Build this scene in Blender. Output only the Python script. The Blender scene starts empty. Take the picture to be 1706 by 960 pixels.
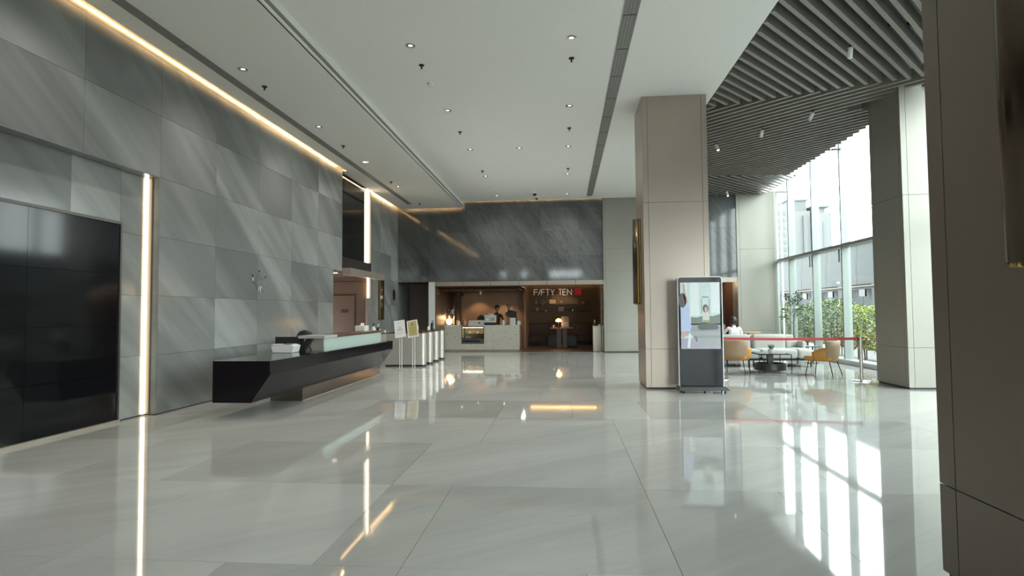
import bpy, bmesh, math, random
from mathutils import Vector, Matrix
rnd = random.Random(7)
S = bpy.context.scene
COL = S.collection

# ------------------------------------------------------------------ camera
cam_d = bpy.data.cameras.new('camera')
cam = bpy.data.objects.new('camera', cam_d); COL.objects.link(cam)
cam_d.sensor_width = 36.0
cam_d.lens = 966.36 / 1706 * 36.0
cam_d.clip_end = 1000
YAW, PITCH, ROLL = 0.0882436, 0.0418866, -0.0080641
fw = Vector((-math.sin(YAW) * math.cos(PITCH), math.cos(YAW) * math.cos(PITCH), math.sin(PITCH)))
rt = Vector((math.cos(YAW), math.sin(YAW), 0)); up = rt.cross(fw)
r2 = rt * math.cos(ROLL) + up * math.sin(ROLL)
u2 = up * math.cos(ROLL) - rt * math.sin(ROLL)
mw = Matrix((r2, u2, -fw)).transposed().to_4x4()
mw.translation = Vector((0, 0, 1.45))
cam.matrix_world = mw
S.camera = cam

# ------------------------------------------------------------------ sky and exposure
SKY = 6.0
w = bpy.data.worlds.new('overcast'); S.world = w; w.use_nodes = True
wn = w.node_tree
bgn = wn.nodes['Background']
bgn.inputs[0].default_value = (0.93, 0.985, 1.0, 1); bgn.inputs[1].default_value = SKY
S.view_settings.view_transform = 'Standard'; S.view_settings.look = 'None'
S.view_settings.gamma = 1.0; S.view_settings.exposure = 1.05
S.view_settings.use_curve_mapping = False
cy = S.cycles
cy.max_bounces = 10; cy.diffuse_bounces = 6; cy.glossy_bounces = 5; cy.transmission_bounces = 6
cy.transparent_max_bounces = 12; cy.sample_clamp_indirect = 8.0; cy.caustics_reflective = False; cy.caustics_refractive = False
cy.use_denoising = True


def portal(name, loc, rot, sx, sy):
    l = bpy.data.lights.new(name, 'AREA'); l.shape = 'RECTANGLE'; l.size = sx; l.size_y = sy; l.energy = 1
    l.cycles.is_portal = True
    o = bpy.data.objects.new(name, l); COL.objects.link(o); o.location = loc; o.rotation_euler = rot
    return o


# daylight enters through the glass facade (faces -x) and the entrance glazing (faces +y)
portal('daylight_portal', (7.95, 9.6, 3.2), (0, math.radians(90), 0), 6.2, 24.4)
portal('daylight_portal', (1.0, -2.9, 2.4), (math.radians(90), 0, math.radians(180)), 13.2, 4.7)


# ------------------------------------------------------------------ helpers
def lin(c):
    return tuple(((v / 255) / 12.92 if v / 255 <= 0.04045 else ((v / 255 + 0.055) / 1.055) ** 2.4) for v in c)


MATS = {}


def mat(name, col, rough=0.5, metal=0.0, ior=1.5, emit=None, estr=0.0, grain=None, bump=0.0, coat=0.0, alpha=None):
    """principled material; grain=(scale, amount) gives a procedural noise tone"""
    m = bpy.data.materials.new(name); m.use_nodes = True; MATS[name] = m
    nt = m.node_tree; b = nt.nodes['Principled BSDF']
    b.inputs['Base Color'].default_value = (*col, 1); b.inputs['Roughness'].default_value = rough
    b.inputs['Metallic'].default_value = metal; b.inputs['IOR'].default_value = ior
    b.inputs['Coat Weight'].default_value = coat
    if emit:
        b.inputs['Emission Color'].default_value = (*emit, 1); b.inputs['Emission Strength'].default_value = estr
    sc, am = grain or (30, 0.06)
    tc = nt.nodes.new('ShaderNodeNewGeometry'); no = nt.nodes.new('ShaderNodeTexNoise')
    no.inputs['Scale'].default_value = sc; no.inputs['Detail'].default_value = 4
    nt.links.new(tc.outputs['Position'], no.inputs['Vector'])
    mx = nt.nodes.new('ShaderNodeMix'); mx.data_type = 'RGBA'
    mx.inputs[6].default_value = (*[max(0, c * (1 - am)) for c in col], 1)
    mx.inputs[7].default_value = (*[min(1, c * (1 + am)) for c in col], 1)
    nt.links.new(no.outputs['Fac'], mx.inputs[0]); nt.links.new(mx.outputs[2], b.inputs['Base Color'])
    if bump:
        bp = nt.nodes.new('ShaderNodeBump'); bp.inputs['Strength'].default_value = bump; bp.inputs['Distance'].default_value = 0.01
        nt.links.new(no.outputs['Fac'], bp.inputs['Height']); nt.links.new(bp.outputs['Normal'], b.inputs['Normal'])
    return m


def marble(name, dark, light, axis, rough, tone=0.16, vein=0.5, ior=1.5, jitter=3.0, wav=0.0, scl=1.0, lo=.34, hi=.68, det=6):
    """streaked stone: streaks run diagonally; axis = which world components make the across/along coordinates"""
    m = bpy.data.materials.new(name); m.use_nodes = True; MATS[name] = m
    nt = m.node_tree; b = nt.nodes['Principled BSDF']; N = nt.nodes.new; L = nt.links.new
    b.inputs['Roughness'].default_value = rough; b.inputs['IOR'].default_value = ior
    geo = N('ShaderNodeNewGeometry'); oi = N('ShaderNodeObjectInfo')
    (ax, ay, az), (bx, by, bz) = axis
    d1 = N('ShaderNodeVectorMath'); d1.operation = 'DOT_PRODUCT'; d1.inputs[1].default_value = (ax, ay, az)
    d2 = N('ShaderNodeVectorMath'); d2.operation = 'DOT_PRODUCT'; d2.inputs[1].default_value = (bx, by, bz)
    L(geo.outputs['Position'], d1.inputs[0]); L(geo.outputs['Position'], d2.inputs[0])
    jt = N('ShaderNodeMath'); jt.operation = 'MULTIPLY'; jt.inputs[1].default_value = jitter; L(oi.outputs['Random'], jt.inputs[0])
    c = N('ShaderNodeCombineXYZ'); L(d1.outputs['Value'], c.inputs[0]); L(d2.outputs['Value'], c.inputs[1]); L(jt.outputs[0], c.inputs[2])

    def noise(sc, det, dist=0.0, ro=0.55):
        n = N('ShaderNodeTexNoise'); n.inputs['Scale'].default_value = sc; n.inputs['Detail'].default_value = det
        n.inputs['Distortion'].default_value = dist; n.inputs['Roughness'].default_value = ro
        L(c.outputs[0], n.inputs['Vector']); return n
    big = noise(1.1 * scl, det, 0.5, 0.6); fine = noise(3.4 * scl, 8, 0.7, 0.6)
    r1 = N('ShaderNodeValToRGB'); r1.color_ramp.elements[0].position = lo; r1.color_ramp.elements[1].position = hi
    r1.color_ramp.elements[0].color = (*dark, 1); r1.color_ramp.elements[1].color = (*light, 1)
    L(big.outputs['Fac'], r1.inputs[0])
    # thin veins where the fine noise crosses its middle
    s = N('ShaderNodeMath'); s.operation = 'SUBTRACT'; s.inputs[1].default_value = 0.5; L(fine.outputs['Fac'], s.inputs[0])
    a = N('ShaderNodeMath'); a.operation = 'ABSOLUTE'; L(s.outputs[0], a.inputs[0])
    mr = N('ShaderNodeMapRange'); mr.inputs[1].default_value = 0.0; mr.inputs[2].default_value = 0.035
    mr.inputs[3].default_value = vein; mr.inputs[4].default_value = 0.0; L(a.outputs[0], mr.inputs[0])
    sel = noise(0.45, 2); sm = N('ShaderNodeMath'); sm.operation = 'MULTIPLY'; L(mr.outputs[0], sm.inputs[0]); L(sel.outputs['Fac'], sm.inputs[1])
    mx = N('ShaderNodeMix'); mx.data_type = 'RGBA'; L(sm.outputs[0], mx.inputs[0]); L(r1.outputs[0], mx.inputs[6])
    mx.inputs[7].default_value = (*[x * 0.55 for x in dark], 1)
    tm = N('ShaderNodeMapRange'); tm.inputs[3].default_value = 1 - tone; tm.inputs[4].default_value = 1 + tone; L(oi.outputs['Random'], tm.inputs[0])
    ml = N('ShaderNodeMix'); ml.data_type = 'RGBA'; ml.blend_type = 'MULTIPLY'; ml.inputs[0].default_value = 1
    cc = N('ShaderNodeCombineColor'); [L(tm.outputs[0], cc.inputs[i]) for i in range(3)]
    L(mx.outputs[2], ml.inputs[6]); L(cc.outputs[0], ml.inputs[7]); L(ml.outputs[2], b.inputs['Base Color'])
    if wav:
        wn_ = N('ShaderNodeTexNoise'); wn_.inputs['Scale'].default_value = 2.2; wn_.inputs['Detail'].default_value = 1
        L(geo.outputs['Position'], wn_.inputs['Vector'])
        bp = N('ShaderNodeBump'); bp.inputs['Strength'].default_value = wav; bp.inputs['Distance'].default_value = 0.01
        L(wn_.outputs['Fac'], bp.inputs['Height']); L(bp.outputs['Normal'], b.inputs['Normal'])
    return m


def glass(name, tint, refl=1.0):
    m = bpy.data.materials.new(name); m.use_nodes = True; MATS[name] = m
    nt = m.node_tree; nt.nodes.clear(); N = nt.nodes.new; L = nt.links.new
    o = N('ShaderNodeOutputMaterial'); t = N('ShaderNodeBsdfTransparent'); g = N('ShaderNodeBsdfGlossy'); f = N('ShaderNodeFresnel')
    t.inputs[0].default_value = (*tint, 1); g.inputs['Roughness'].default_value = 0.0
    ge = N('ShaderNodeNewGeometry'); mr = N('ShaderNodeMapRange'); mr.inputs[3].default_value = 1.45; mr.inputs[4].default_value = 1 / 1.45
    L(ge.outputs['Backfacing'], mr.inputs[0]); L(mr.outputs[0], f.inputs[0])   # thin pane: same reflectance from both sides
    mm = N('ShaderNodeMath'); mm.operation = 'MULTIPLY'; mm.inputs[1].default_value = refl; L(f.outputs[0], mm.inputs[0])
    x = N('ShaderNodeMixShader'); L(mm.outputs[0], x.inputs[0]); L(t.outputs[0], x.inputs[1]); L(g.outputs[0], x.inputs[2]); L(x.outputs[0], o.inputs[0])
    return m


class MB:
    def __init__(s): s.v = []; s.f = []; s.mi = []; s.cur = 0
    def face(s, *idx): s.f.append(idx); s.mi.append(s.cur)
    def box(s, x0, x1, y0, y1, z0, z1):
        i = len(s.v); s.v += [(x0, y0, z0), (x1, y0, z0), (x1, y1, z0), (x0, y1, z0), (x0, y0, z1), (x1, y0, z1), (x1, y1, z1), (x0, y1, z1)]
        for q in ((0, 3, 2, 1), (4, 5, 6, 7), (0, 1, 5, 4), (1, 2, 6, 5), (2, 3, 7, 6), (3, 0, 4, 7)): s.face(*[i + k for k in q])
        return s
    def poly(s, pts): i = len(s.v); s.v += [tuple(p) for p in pts]; s.face(*range(i, i + len(pts))); return s
    def prism(s, pts, axis, a, b):
        """pts: 2D outline in the two other axes (in x,y,z order), extruded along axis from a to b"""
        def P(p, t): return {'x': (t, p[0], p[1]), 'y': (p[0], t, p[1]), 'z': (p[0], p[1], t)}[axis]
        i = len(s.v); n = len(pts); s.v += [P(p, a) for p in pts] + [P(p, b) for p in pts]
        s.face(*reversed(range(i, i + n))); s.face(*range(i + n, i + 2 * n))
        for k in range(n): j = (k + 1) % n; s.face(i + k, i + j, i + n + j, i + n + k)
        return s
    def ring(s, c, r, n, d=(0, 0, 1), sq=1.0):
        d = Vector(d).normalized(); a = d.orthogonal().normalized() if abs(d.z) < 0.999 else Vector((1, 0, 0)); b = d.cross(a)
        i = len(s.v)
        for k in range(n):
            t = 2 * math.pi * k / n; s.v.append(tuple(Vector(c) + a * (r * math.cos(t)) + b * (r * sq * math.sin(t))))
        return i
    def tube(s, pts, r, n=8, cap=True):
        pts = [Vector(p) for p in pts]; rs = r if isinstance(r, (list, tuple)) else [r] * len(pts); rings = []
        for k, p in enumerate(pts):
            d = (pts[min(k + 1, len(pts) - 1)] - pts[max(k - 1, 0)])
            rings.append(s.ring(p, rs[k], n, d))
        for a, b in zip(rings, rings[1:]):
            # align start vertex
            best = min(range(n), key=lambda o: (Vector(s.v[a]) - Vector(s.v[b + o])).length)
            for k in range(n):
                s.face(a + k, a + (k + 1) % n, b + (k + 1 + best) % n, b + (k + best) % n)
        if cap: s.face(*[rings[0] + k for k in reversed(range(n))]); s.face(*[rings[-1] + k for k in range(n)])
        return s
    def cyl(s, a, b, r, r1=None, n=14): return s.tube([a, b], [r, r if r1 is None else r1], n)
    def lathe(s, c, prof, n=18, cap=True):
        rings = [s.ring((c[0], c[1], c[2] + z), max(r, 1e-4), n) for r, z in prof]
        for a, b in zip(rings, rings[1:]):
            for k in range(n): s.face(a + k, a + (k + 1) % n, b + (k + 1) % n, b + k)
        if cap: s.face(*[rings[0] + k for k in reversed(range(n))]); s.face(*[rings[-1] + k for k in range(n)])
        return s
    def ball(s, c, rx, ry=None, rz=None, nu=14, nv=8):
        ry = ry or rx; rz = rz or rx; rows = []
        for j in range(1, nv):
            ph = math.pi * j / nv; i = len(s.v); rows.append(i)
            for k in range(nu):
                t = 2 * math.pi * k / nu
                s.v.append((c[0] + rx * math.sin(ph) * math.cos(t), c[1] + ry * math.sin(ph) * math.sin(t), c[2] - rz * math.cos(ph)))
        for a, b in zip(rows, rows[1:]):
            for k in range(nu): s.face(a + k, a + (k + 1) % nu, b + (k + 1) % nu, b + k)
        i = len(s.v); s.v += [(c[0], c[1], c[2] - rz), (c[0], c[1], c[2] + rz)]
        for k in range(nu): s.face(i, rows[0] + (k + 1) % nu, rows[0] + k); s.face(i + 1, rows[-1] + k, rows[-1] + (k + 1) % nu)
        return s
    def sheet(s, grid, thick=None):
        """grid of points [row][col] as a surface"""
        i = len(s.v); R = len(grid); Cn = len(grid[0])
        for row in grid: s.v += [tuple(p) for p in row]
        for a in range(R - 1):
            for b in range(Cn - 1): s.face(i + a * Cn + b, i + a * Cn + b + 1, i + (a + 1) * Cn + b + 1, i + (a + 1) * Cn + b)
        return s
    def mesh(s, name, mats, smooth=False):
        me = bpy.data.meshes.new(name); me.from_pydata(s.v, [], s.f)
        for m in (mats if isinstance(mats, (list, tuple)) else [mats]): me.materials.append(m)
        for p, i in zip(me.polygons, s.mi): p.material_index = i
        if smooth:
            for p in me.polygons: p.use_smooth = True
            me.set_sharp_from_angle(angle=math.radians(40))
        me.update(); return me
    def build(s, name, mats, parent=None, smooth=False, bevel=0.0, kind=None, solid=0.0, sub=0, loc=None, segs=2):
        o = bpy.data.objects.new(name, s.mesh(name, mats, smooth)); COL.objects.link(o)
        if parent: o.parent = parent
        if loc: o.location = loc
        if solid:
            md = o.modifiers.new('solid', 'SOLIDIFY'); md.thickness = solid; md.offset = 0
        if bevel:
            md = o.modifiers.new('bevel', 'BEVEL'); md.width = bevel; md.segments = segs; md.limit_method = 'ANGLE'; md.angle_limit = math.radians(40)
            if not smooth:
                for p in o.data.polygons: p.use_smooth = True
                o.data.set_sharp_from_angle(angle=math.radians(30))
        if sub:
            md = o.modifiers.new('sub', 'SUBSURF'); md.levels = sub; md.render_levels = sub
        if kind: o['kind'] = kind
        return o


def bx(x0, x1, y0, y1, z0, z1): return MB().box(x0, x1, y0, y1, z0, z1)
def tag(o, label, cat, group=None):
    o['label'] = label; o['category'] = cat
    if group: o['group'] = group
    return o
def thing(name, loc, label, cat, group=None, rz=0.0):
    o = bpy.data.objects.new(name, None); COL.objects.link(o); o.location = loc; o.rotation_euler = (0, 0, rz); o.empty_display_size = 0.1
    return tag(o, label, cat, group)
def struct(name, loc=(0, 0, 0)):
    o = bpy.data.objects.new(name, None); COL.objects.link(o); o.location = loc; o['kind'] = 'structure'; o.empty_display_size = 0.1
    return o
def copy_tree(root, loc, rz=None, label=None):
    c = root.copy(); COL.objects.link(c); c.location = loc
    if rz is not None: c.rotation_euler = (0, 0, rz)
    if label: c['label'] = label
    def kids(o, p):
        for ch in list(o.children):
            if ch == c: continue
            d = ch.copy(); COL.objects.link(d); d.parent = p; kids(ch, d)
    kids(root, c)
    return c
def inst(name, me, parent, loc, rz=0.0):
    o = bpy.data.objects.new(name, me); COL.objects.link(o); o.parent = parent; o.location = loc; o.rotation_euler = (0, 0, rz); return o


# ------------------------------------------------------------------ materials
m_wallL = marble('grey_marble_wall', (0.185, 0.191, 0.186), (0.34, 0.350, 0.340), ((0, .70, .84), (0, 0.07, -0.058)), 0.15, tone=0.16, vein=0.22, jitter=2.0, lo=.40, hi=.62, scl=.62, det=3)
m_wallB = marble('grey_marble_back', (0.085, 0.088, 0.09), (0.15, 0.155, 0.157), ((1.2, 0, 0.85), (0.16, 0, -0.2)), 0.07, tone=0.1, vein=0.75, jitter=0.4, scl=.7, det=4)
m_floor = marble('polished_floor_stone', (0.41, 0.414, 0.395), (0.52, 0.525, 0.50), ((0.75, -1.0, 0), (0.10, 0.075, 0)), 0.04, tone=0.13, vein=0.16, ior=1.55, jitter=4.0, lo=.32, hi=.72, wav=0.03)
m_joint = mat('dark_joint', (0.05, 0.05, 0.05), 0.8)
m_ceil = mat('ceiling_paint', (0.86, 0.86, 0.83), 0.75)
m_ceil2 = mat('ceiling_paint_lower', (0.80, 0.80, 0.77), 0.75)
m_greytrim = mat('grey_slot', (0.22, 0.225, 0.21), 0.6)
m_vent = mat('vent_metal', (0.30, 0.305, 0.29), 0.45, 0.2)
m_beige = mat('beige_metal_panel', (0.41, 0.345, 0.295), 0.34, 0.5, ior=1.5, grain=(2, 0.03))
m_beige2 = mat('pale_beige_metal_panel', (0.30, 0.29, 0.255), 0.36, 0.35, grain=(2, 0.03))
m_slat = mat('slat_metal', (0.26, 0.243, 0.215), 0.45, 0.2)
m_void = mat('void_black', (0.012, 0.011, 0.012), 0.9)
m_mull = mat('mullion_white_aluminium', (0.29, 0.335, 0.315), 0.35, 0.1)
m_transom = mat('transom_grey', (0.35, 0.35, 0.34), 0.4, 0.3)
m_glass = glass('window_glass', (0.90, 0.97, 0.945))
m_kerb = mat('kerb_stone', (0.45, 0.46, 0.45), 0.3)
m_black = mat('black_gloss', (0.008, 0.007, 0.009), 0.05, ior=1.5)
m_desk = mat('desk_black_stone', (0.012, 0.010, 0.012), 0.10, ior=1.24)
m_kglass = mat('kiosk_black_glass', (0.012, 0.012, 0.013), 0.07, ior=1.22)
m_screen = mat('screen_black', (0.006, 0.006, 0.007), 0.08, ior=1.33)
m_bezel = mat('bezel_bronze', (0.12, 0.11, 0.10), 0.35, 0.7)
m_kick = mat('bronze_steel', (0.28, 0.23, 0.20), 0.18, 0.9)
m_brown = mat('brown_laminate', (0.105, 0.066, 0.046), 0.35, grain=(3, 0.08))
m_dkbrown = mat('dark_brown_wood', (0.075, 0.038, 0.024), 0.35, grain=(8, 0.2))
m_red = mat('dark_red_leather', (0.06, 0.018, 0.014), 0.4)
m_cafewall = mat('cafe_plaster', (0.33, 0.22, 0.15), 0.55, grain=(3, 0.14))
m_cafepanel = mat('cafe_wall_panel', (0.20, 0.145, 0.09), 0.5, grain=(2, 0.08))
m_cafefloor = mat('cafe_floor', (0.14, 0.10, 0.075), 0.3)
m_led = mat('warm_led', (1, 0.8, 0.55), 0.5, emit=(1, 0.78, 0.5), estr=9)
m_ledw = mat('warm_white_led', (1, 0.85, 0.65), 0.5, emit=(1, 0.80, 0.52), estr=4)
m_cove = mat('cove_led', (1, 0.7, 0.4), 0.5, emit=(1, 0.62, 0.28), estr=24)
m_orange = mat('orange_led', (1, 0.6, 0.25), 0.5, emit=(1, 0.5, 0.14), estr=5)
m_steel = mat('brushed_steel', (0.60, 0.565, 0.52), 0.42, 0.85, grain=(40, 0.05))
m_chrome = mat('chrome', (0.75, 0.75, 0.75), 0.08, 1.0)
m_dark = mat('dark_plastic', (0.02, 0.02, 0.021), 0.4)
m_dkmetal = mat('dark_metal', (0.03, 0.03, 0.032), 0.4, 0.6)
m_white = mat('white_plastic', (0.8, 0.8, 0.78), 0.4)
m_paper = mat('white_paper', (0.82, 0.83, 0.81), 0.6)
m_bronze = mat('dark_bronze', (0.10, 0.075, 0.055), 0.25, 0.9)
m_gold = mat('hammered_gold', (0.55, 0.40, 0.14), 0.28, 1.0, grain=(60, 0.3), bump=1.0)
m_frost = mat('frosted_green_glass', (0.44, 0.55, 0.51), 0.25, ior=1.45, coat=0.3)
m_darkglass = mat('dark_window_glass', (0.012, 0.011, 0.011), 0.06, ior=1.5)


# ------------------------------------------------------------------ floor
fl_root = struct('floor')
bx(-7.6, 8.1, -2.7, 27, -0.3, -0.012).build('subfloor', m_joint, fl_root)
bx(-7.6, 8.1, -2.7, 1.735, -0.012, 0).build('tile', m_floor, fl_root, kind='stuff')
tile_me = {}
def tile(x0, x1, y0, y1):
    key = (round(x1 - x0, 3), round(y1 - y0, 3))
    if key not in tile_me:
        a, b = key; g = 0.0016; tile_me[key] = bx(g, a - g, g, b - g, -0.012, 0).mesh('tile', m_floor)
    inst('tile', tile_me[key], fl_root, (x0, y0, 0))
U = 0.525; ROW = 1.565
fixed = {1: [-6.19, -5.14, -3.04, -1.465, -0.94, 0.635, 1.685, 3.26, 5.36, 6.41, 8.0],
         2: [-6.71, -4.61, -3.56, -1.465, 0.635, 2.21, 4.31, 5.885, 8.0],
         3: [-7.24, -5.14, -2.515, -0.94, 0.635, 2.735, 4.31, 5.885, 8.0]}
y = 1.735
for r in range(16):
    y1 = y + ROW
    if r in fixed: xs = fixed[r]
    else:
        xs = [-7.765 + U * rnd.randint(1, 2)]
        while xs[-1] < 8.0 - 0.6: xs.append(xs[-1] + U * rnd.choice((2, 3, 3, 4)))
        xs[-1] = 8.0
    for a, b in zip(xs, xs[1:]): tile(a, b, y, y1)
    y = y1

# ------------------------------------------------------------------ ceilings
cl = struct('ceiling')
bx(-3.70, 2.87, -2.7, 20.9, 5.53, 5.62).build('plaster_board', m_ceil, cl)
bx(2.84, 2.87, -2.7, 20.9, 5.62, 6.6).build('edge_fascia', m_slat, cl)
bx(-3.70, 2.87, 20.9, 20.93, 5.53, 5.57).build('cove_lip', m_ceil, cl)
cl2 = struct('ceiling')
bx(-5.79, -3.66, -2.7, 20.9, 5.30, 5.345).build('plaster_board', m_ceil2, cl2)
bx(-3.70, -3.66, -2.7, 20.9, 5.30, 5.62).build('step_fascia', m_ceil, cl2)
bx(-3.66, -3.652, -2.7, 20.9, 5.315, 5.41).build('slot_diffuser', m_greytrim, cl2)
bx(-3.665, -3.63, -2.7, 20.9, 5.285, 5.312).build('edge_trim', mat('edge_white', (0.86, 0.87, 0.85), 0.5), cl2)
bx(-5.45, -5.29, 1, 19.93, 5.292, 5.30).build('linear_diffuser', m_greytrim, cl2)
for k in range(8):
    bx(-5.45, -5.29, 3.5 + 2.1 * k, 3.51 + 2.1 * k, 5.290, 5.296).build('diffuser_joint', m_dark, cl2)
# roof slab over everything and unseen storeys above, added to block sky light
rf = struct('roof_slab')
bx(-8, 7.75, -2.7, 27.5, 6.6, 6.9).build('slab', m_void, rf)
bx(-8, 7.75, -2.7, 27.5, 6.9, 42).build('sky_block_storeys', mat('facade_grey', (0.3, 0.31, 0.31), 0.6), rf)
bx(-6.4, -5.83, -2.7, 21, 5.62, 5.66).build('cove_cap', m_ceil2, rf)
# cove strips
bx(-5.97, -5.79, 15.1, 20.9, 5.302, 5.343).build('plaster_board', m_ceil2, cl2)
bx(-5.925, -5.90, 15.1, 20.8, 5.42, 5.45).build('cove_strip', m_cove, cl2)
bx(-5.745, -5.72, 1, 15.05, 5.42, 5.45).build('cove_strip', m_cove, cl2)
bx(-5.80, -3.72, 20.84, 20.87, 5.42, 5.45).build('cove_strip', m_cove, cl2)
bx(-3.6, 2.8, 20.84, 20.87, 5.66, 5.69).build('cove_strip', m_cove, cl)
bx(-6.4, 8, 20.98, 21.3, 5.62, 6.6).build('cove_back', m_ceil2, rf)

# slatted ceiling: three fields of slats folding at two lines
sl = struct('ceiling')
bx(2.87, 7.6, -2.7, 22, 6.35, 6.42).build('soffit_board', m_void, sl)
SW, SH, ZS = 0.066, 0.25, 5.53
def slat(a, b):
    d = Vector((b[0] - a[0], b[1] - a[1])); ln = d.length
    if ln < 0.12: return
    ang = math.atan2(d.y, d.x)
    o = bx(0, ln, -SW / 2, SW / 2, 0, SH).build('slat', m_slat, sl); o.location = (a[0], a[1], ZS); o.rotation_euler = (0, 0, ang)
A1 = math.radians(47.2); t1 = math.tan(A1)
def L1(x): return 11.76 - 0.345 * (x - 3.12)
def L2(x): return 17.85 + 0.12 * (x - 4.5)
XR = 6.84
for k in range(-26, 15):
    y0 = 7.76 + 0.292 * k; x0 = 2.89
    # meet L1: y0+t1(x-x0) = 11.76-0.345(x-3.12)
    x1 = (11.76 + 0.345 * 3.12 - y0 + t1 * x0) / (t1 + 0.345)
    x1 = min(x1 - 0.02, 7.35)
    if x1 > x0: slat((x0, y0), (x1, y0 + t1 * (x1 - x0)))
for k in range(0, 40):
    c = 14.85 + 0.292 * k        # x + y = c
    # upper end: L1 or the right edge; lower end: x = 2.89 or L2
    xe = (c - 11.76 - 0.345 * 3.12) / (1 - 0.345)
    if 1: xr = min(xe - 0.02 if xe > 2.9 else XR, XR)
    xr = min(xr, XR)
    xl = 2.89
    xm = (c - 17.85 + 0.12 * 4.5) / (1.12)
    xl = max(xl, xm + 0.01)
    if c - xr < L1(xr): xr = min(xr, xe - 0.02)
    if 6.15 < xr <= XR and 11.0 < c - xr < 12.25: xr = min(xr, c - 12.25) if c - 12.25 > xl else 6.15
    if xr > xl: slat((xl, c - xl), (xr, c - xr))
for k in range(0, 28):
    d = 10.2 + 0.292 * k         # y - x = d
    xl = max(2.89, (17.85 - 0.12 * 4.5 - d) / 0.88 + 0.01) if True else 0
    xr = min(7.1, 20.95 - d)
    if xr > xl: slat((xl, xl + d), (xr, xr + d))
for yy in (4.2, 6.6, 9.0, 13.5, 16.0, 19.0):
    bx(2.9, 7.4, yy, yy + 0.05, 5.70, 5.75).build('carrier_bar', m_dkmetal, sl)

# ------------------------------------------------------------------ left wall (marble)
wl = struct('wall_left')
G = 0.002
pan_me = {}
def lpanel(parent, x, y0, y1, z0, z1):
    """panel facing +x"""
    key = ('l', round(y1 - y0, 3), round(z1 - z0, 3))
    if key not in pan_me: pan_me[key] = bx(-0.03, 0, G, y1 - y0 - G, G, z1 - z0 - G).mesh('panel', m_wallL)
    inst('panel', pan_me[key], parent, (x, y0, z0))
XW, XRC = -5.91, -6.09
ZJ = [0.015, 0.87, 1.735, 2.605, 3.48, 4.40, 5.25, 5.60]
YJ = [8.0, 9.39, 10.77, 12.16, 13.55, 15.07]
for i in range(5):
    for j in range(7):
        y1 = 14.47 if (i == 4 and j < 3) else YJ[i + 1]
        lpanel(wl, XW, YJ[i], y1, ZJ[j], ZJ[j + 1])
yj = [-2.0, -0.3, 1.08, 2.47, 3.86, 5.24, 6.62, 8.0]
for i in range(2, 7):
    for j in (4, 5, 6): lpanel(wl, XW, yj[i], yj[i + 1], ZJ[j], ZJ[j + 1])
bx(-6.4, -5.942, 8.0, 14.47, 0, 5.62).build('backing', m_joint, wl)
bx(-6.4, -5.942, 14.47, 15.07, 2.61, 5.62).build('backing', m_joint, wl)
bx(-6.4, -5.942, -2.7, 8.0, 3.49, 5.62).build('backing', m_joint, wl)
bx(-5.942, -5.91, -2.7, 1.08, 3.482, 5.60).build('panel', m_wallL, wl)
bx(-6.085, -5.912, -2.7, 8.0, 3.470, 3.482).build('soffit', m_wallL, wl)
bx(-6.09, -5.912, 7.985, 8.0, 0.015, 3.48).build('return_panel', m_wallL, wl)
bx(-6.40, -5.912, 14.47, 14.485, 0.015, 2.61).build('return_panel', m_wallL, wl)
bx(-6.40, -5.912, 14.47, 15.07, 2.60, 2.612).build('soffit', m_wallL, wl)
bx(-6.3, -5.912, 15.07, 15.085, 2.61, 5.6).build('return_panel', m_wallL, wl)
# recess behind the video wall
bx(-6.4, -6.122, -2.7, 8.0, 0, 3.48).build('backing', m_joint, wl)
for (a, b) in ((7.46, 7.985),):
    for j in range(4): lpanel(wl, XRC, a, b, ZJ[j], min(ZJ[j + 1], 3.478))
for (a, b) in ((1.08, 2.47), (2.47, 3.86), (3.86, 5.24), (5.24, 6.65), (6.65, 7.46)): lpanel(wl, XRC, a, b, 2.745, 3.478)
bx(-6.122, -6.09, -2.7, 1.08, 0.015, 3.478).build('panel', m_wallL, wl)
# the stretch of wall beyond the passage
for (a, b) in ((17.72, 18.9), (18.9, 20.1), (20.1, 20.98)):
    for j in range(7): lpanel(wl, XRC, a, b, ZJ[j], ZJ[j + 1])
bx(-6.5, -6.122, 17.72, 21, 0, 5.62).build('backing', m_joint, wl)
bx(-6.5, -6.09, 17.705, 17.72, 0, 5.6).build('return_panel', m_wallL, wl)

# lit slots
def light_slot(x, y, z0, z1, wy, label, mt, emitx=0.02):
    t = thing('light_strip', (x, y, z0), label, 'light')
    bx(0, emitx, -wy / 2, wy / 2, 0.004, z1 - z0).build('diffuser', mt, t)
    bx(-0.0, emitx + 0.06, wy / 2, wy / 2 + 0.012, 0.0, z1 - z0).build('channel', m_bezel, t)
    return t
light_slot(-6.088, 7.945, 0.02, 3.465, 0.055, 'tall vertical warm light strip in the marble beside the video wall', m_ledw, .022)
light_slot(-6.088, 17.62, 3.03, 5.28, 0.14, 'vertical warm light strip beside the dark upper glass above the passage', m_ledw)
light_slot(-6.088, 17.63, 1.93, 2.58, 0.13, 'short vertical warm light strip beside the brown passage door', m_ledw)
bx(-6.12, -6.085, 17.55, 17.74, 0.0, 1.93).build('trim_1', m_beige, None, kind='structure')

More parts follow.
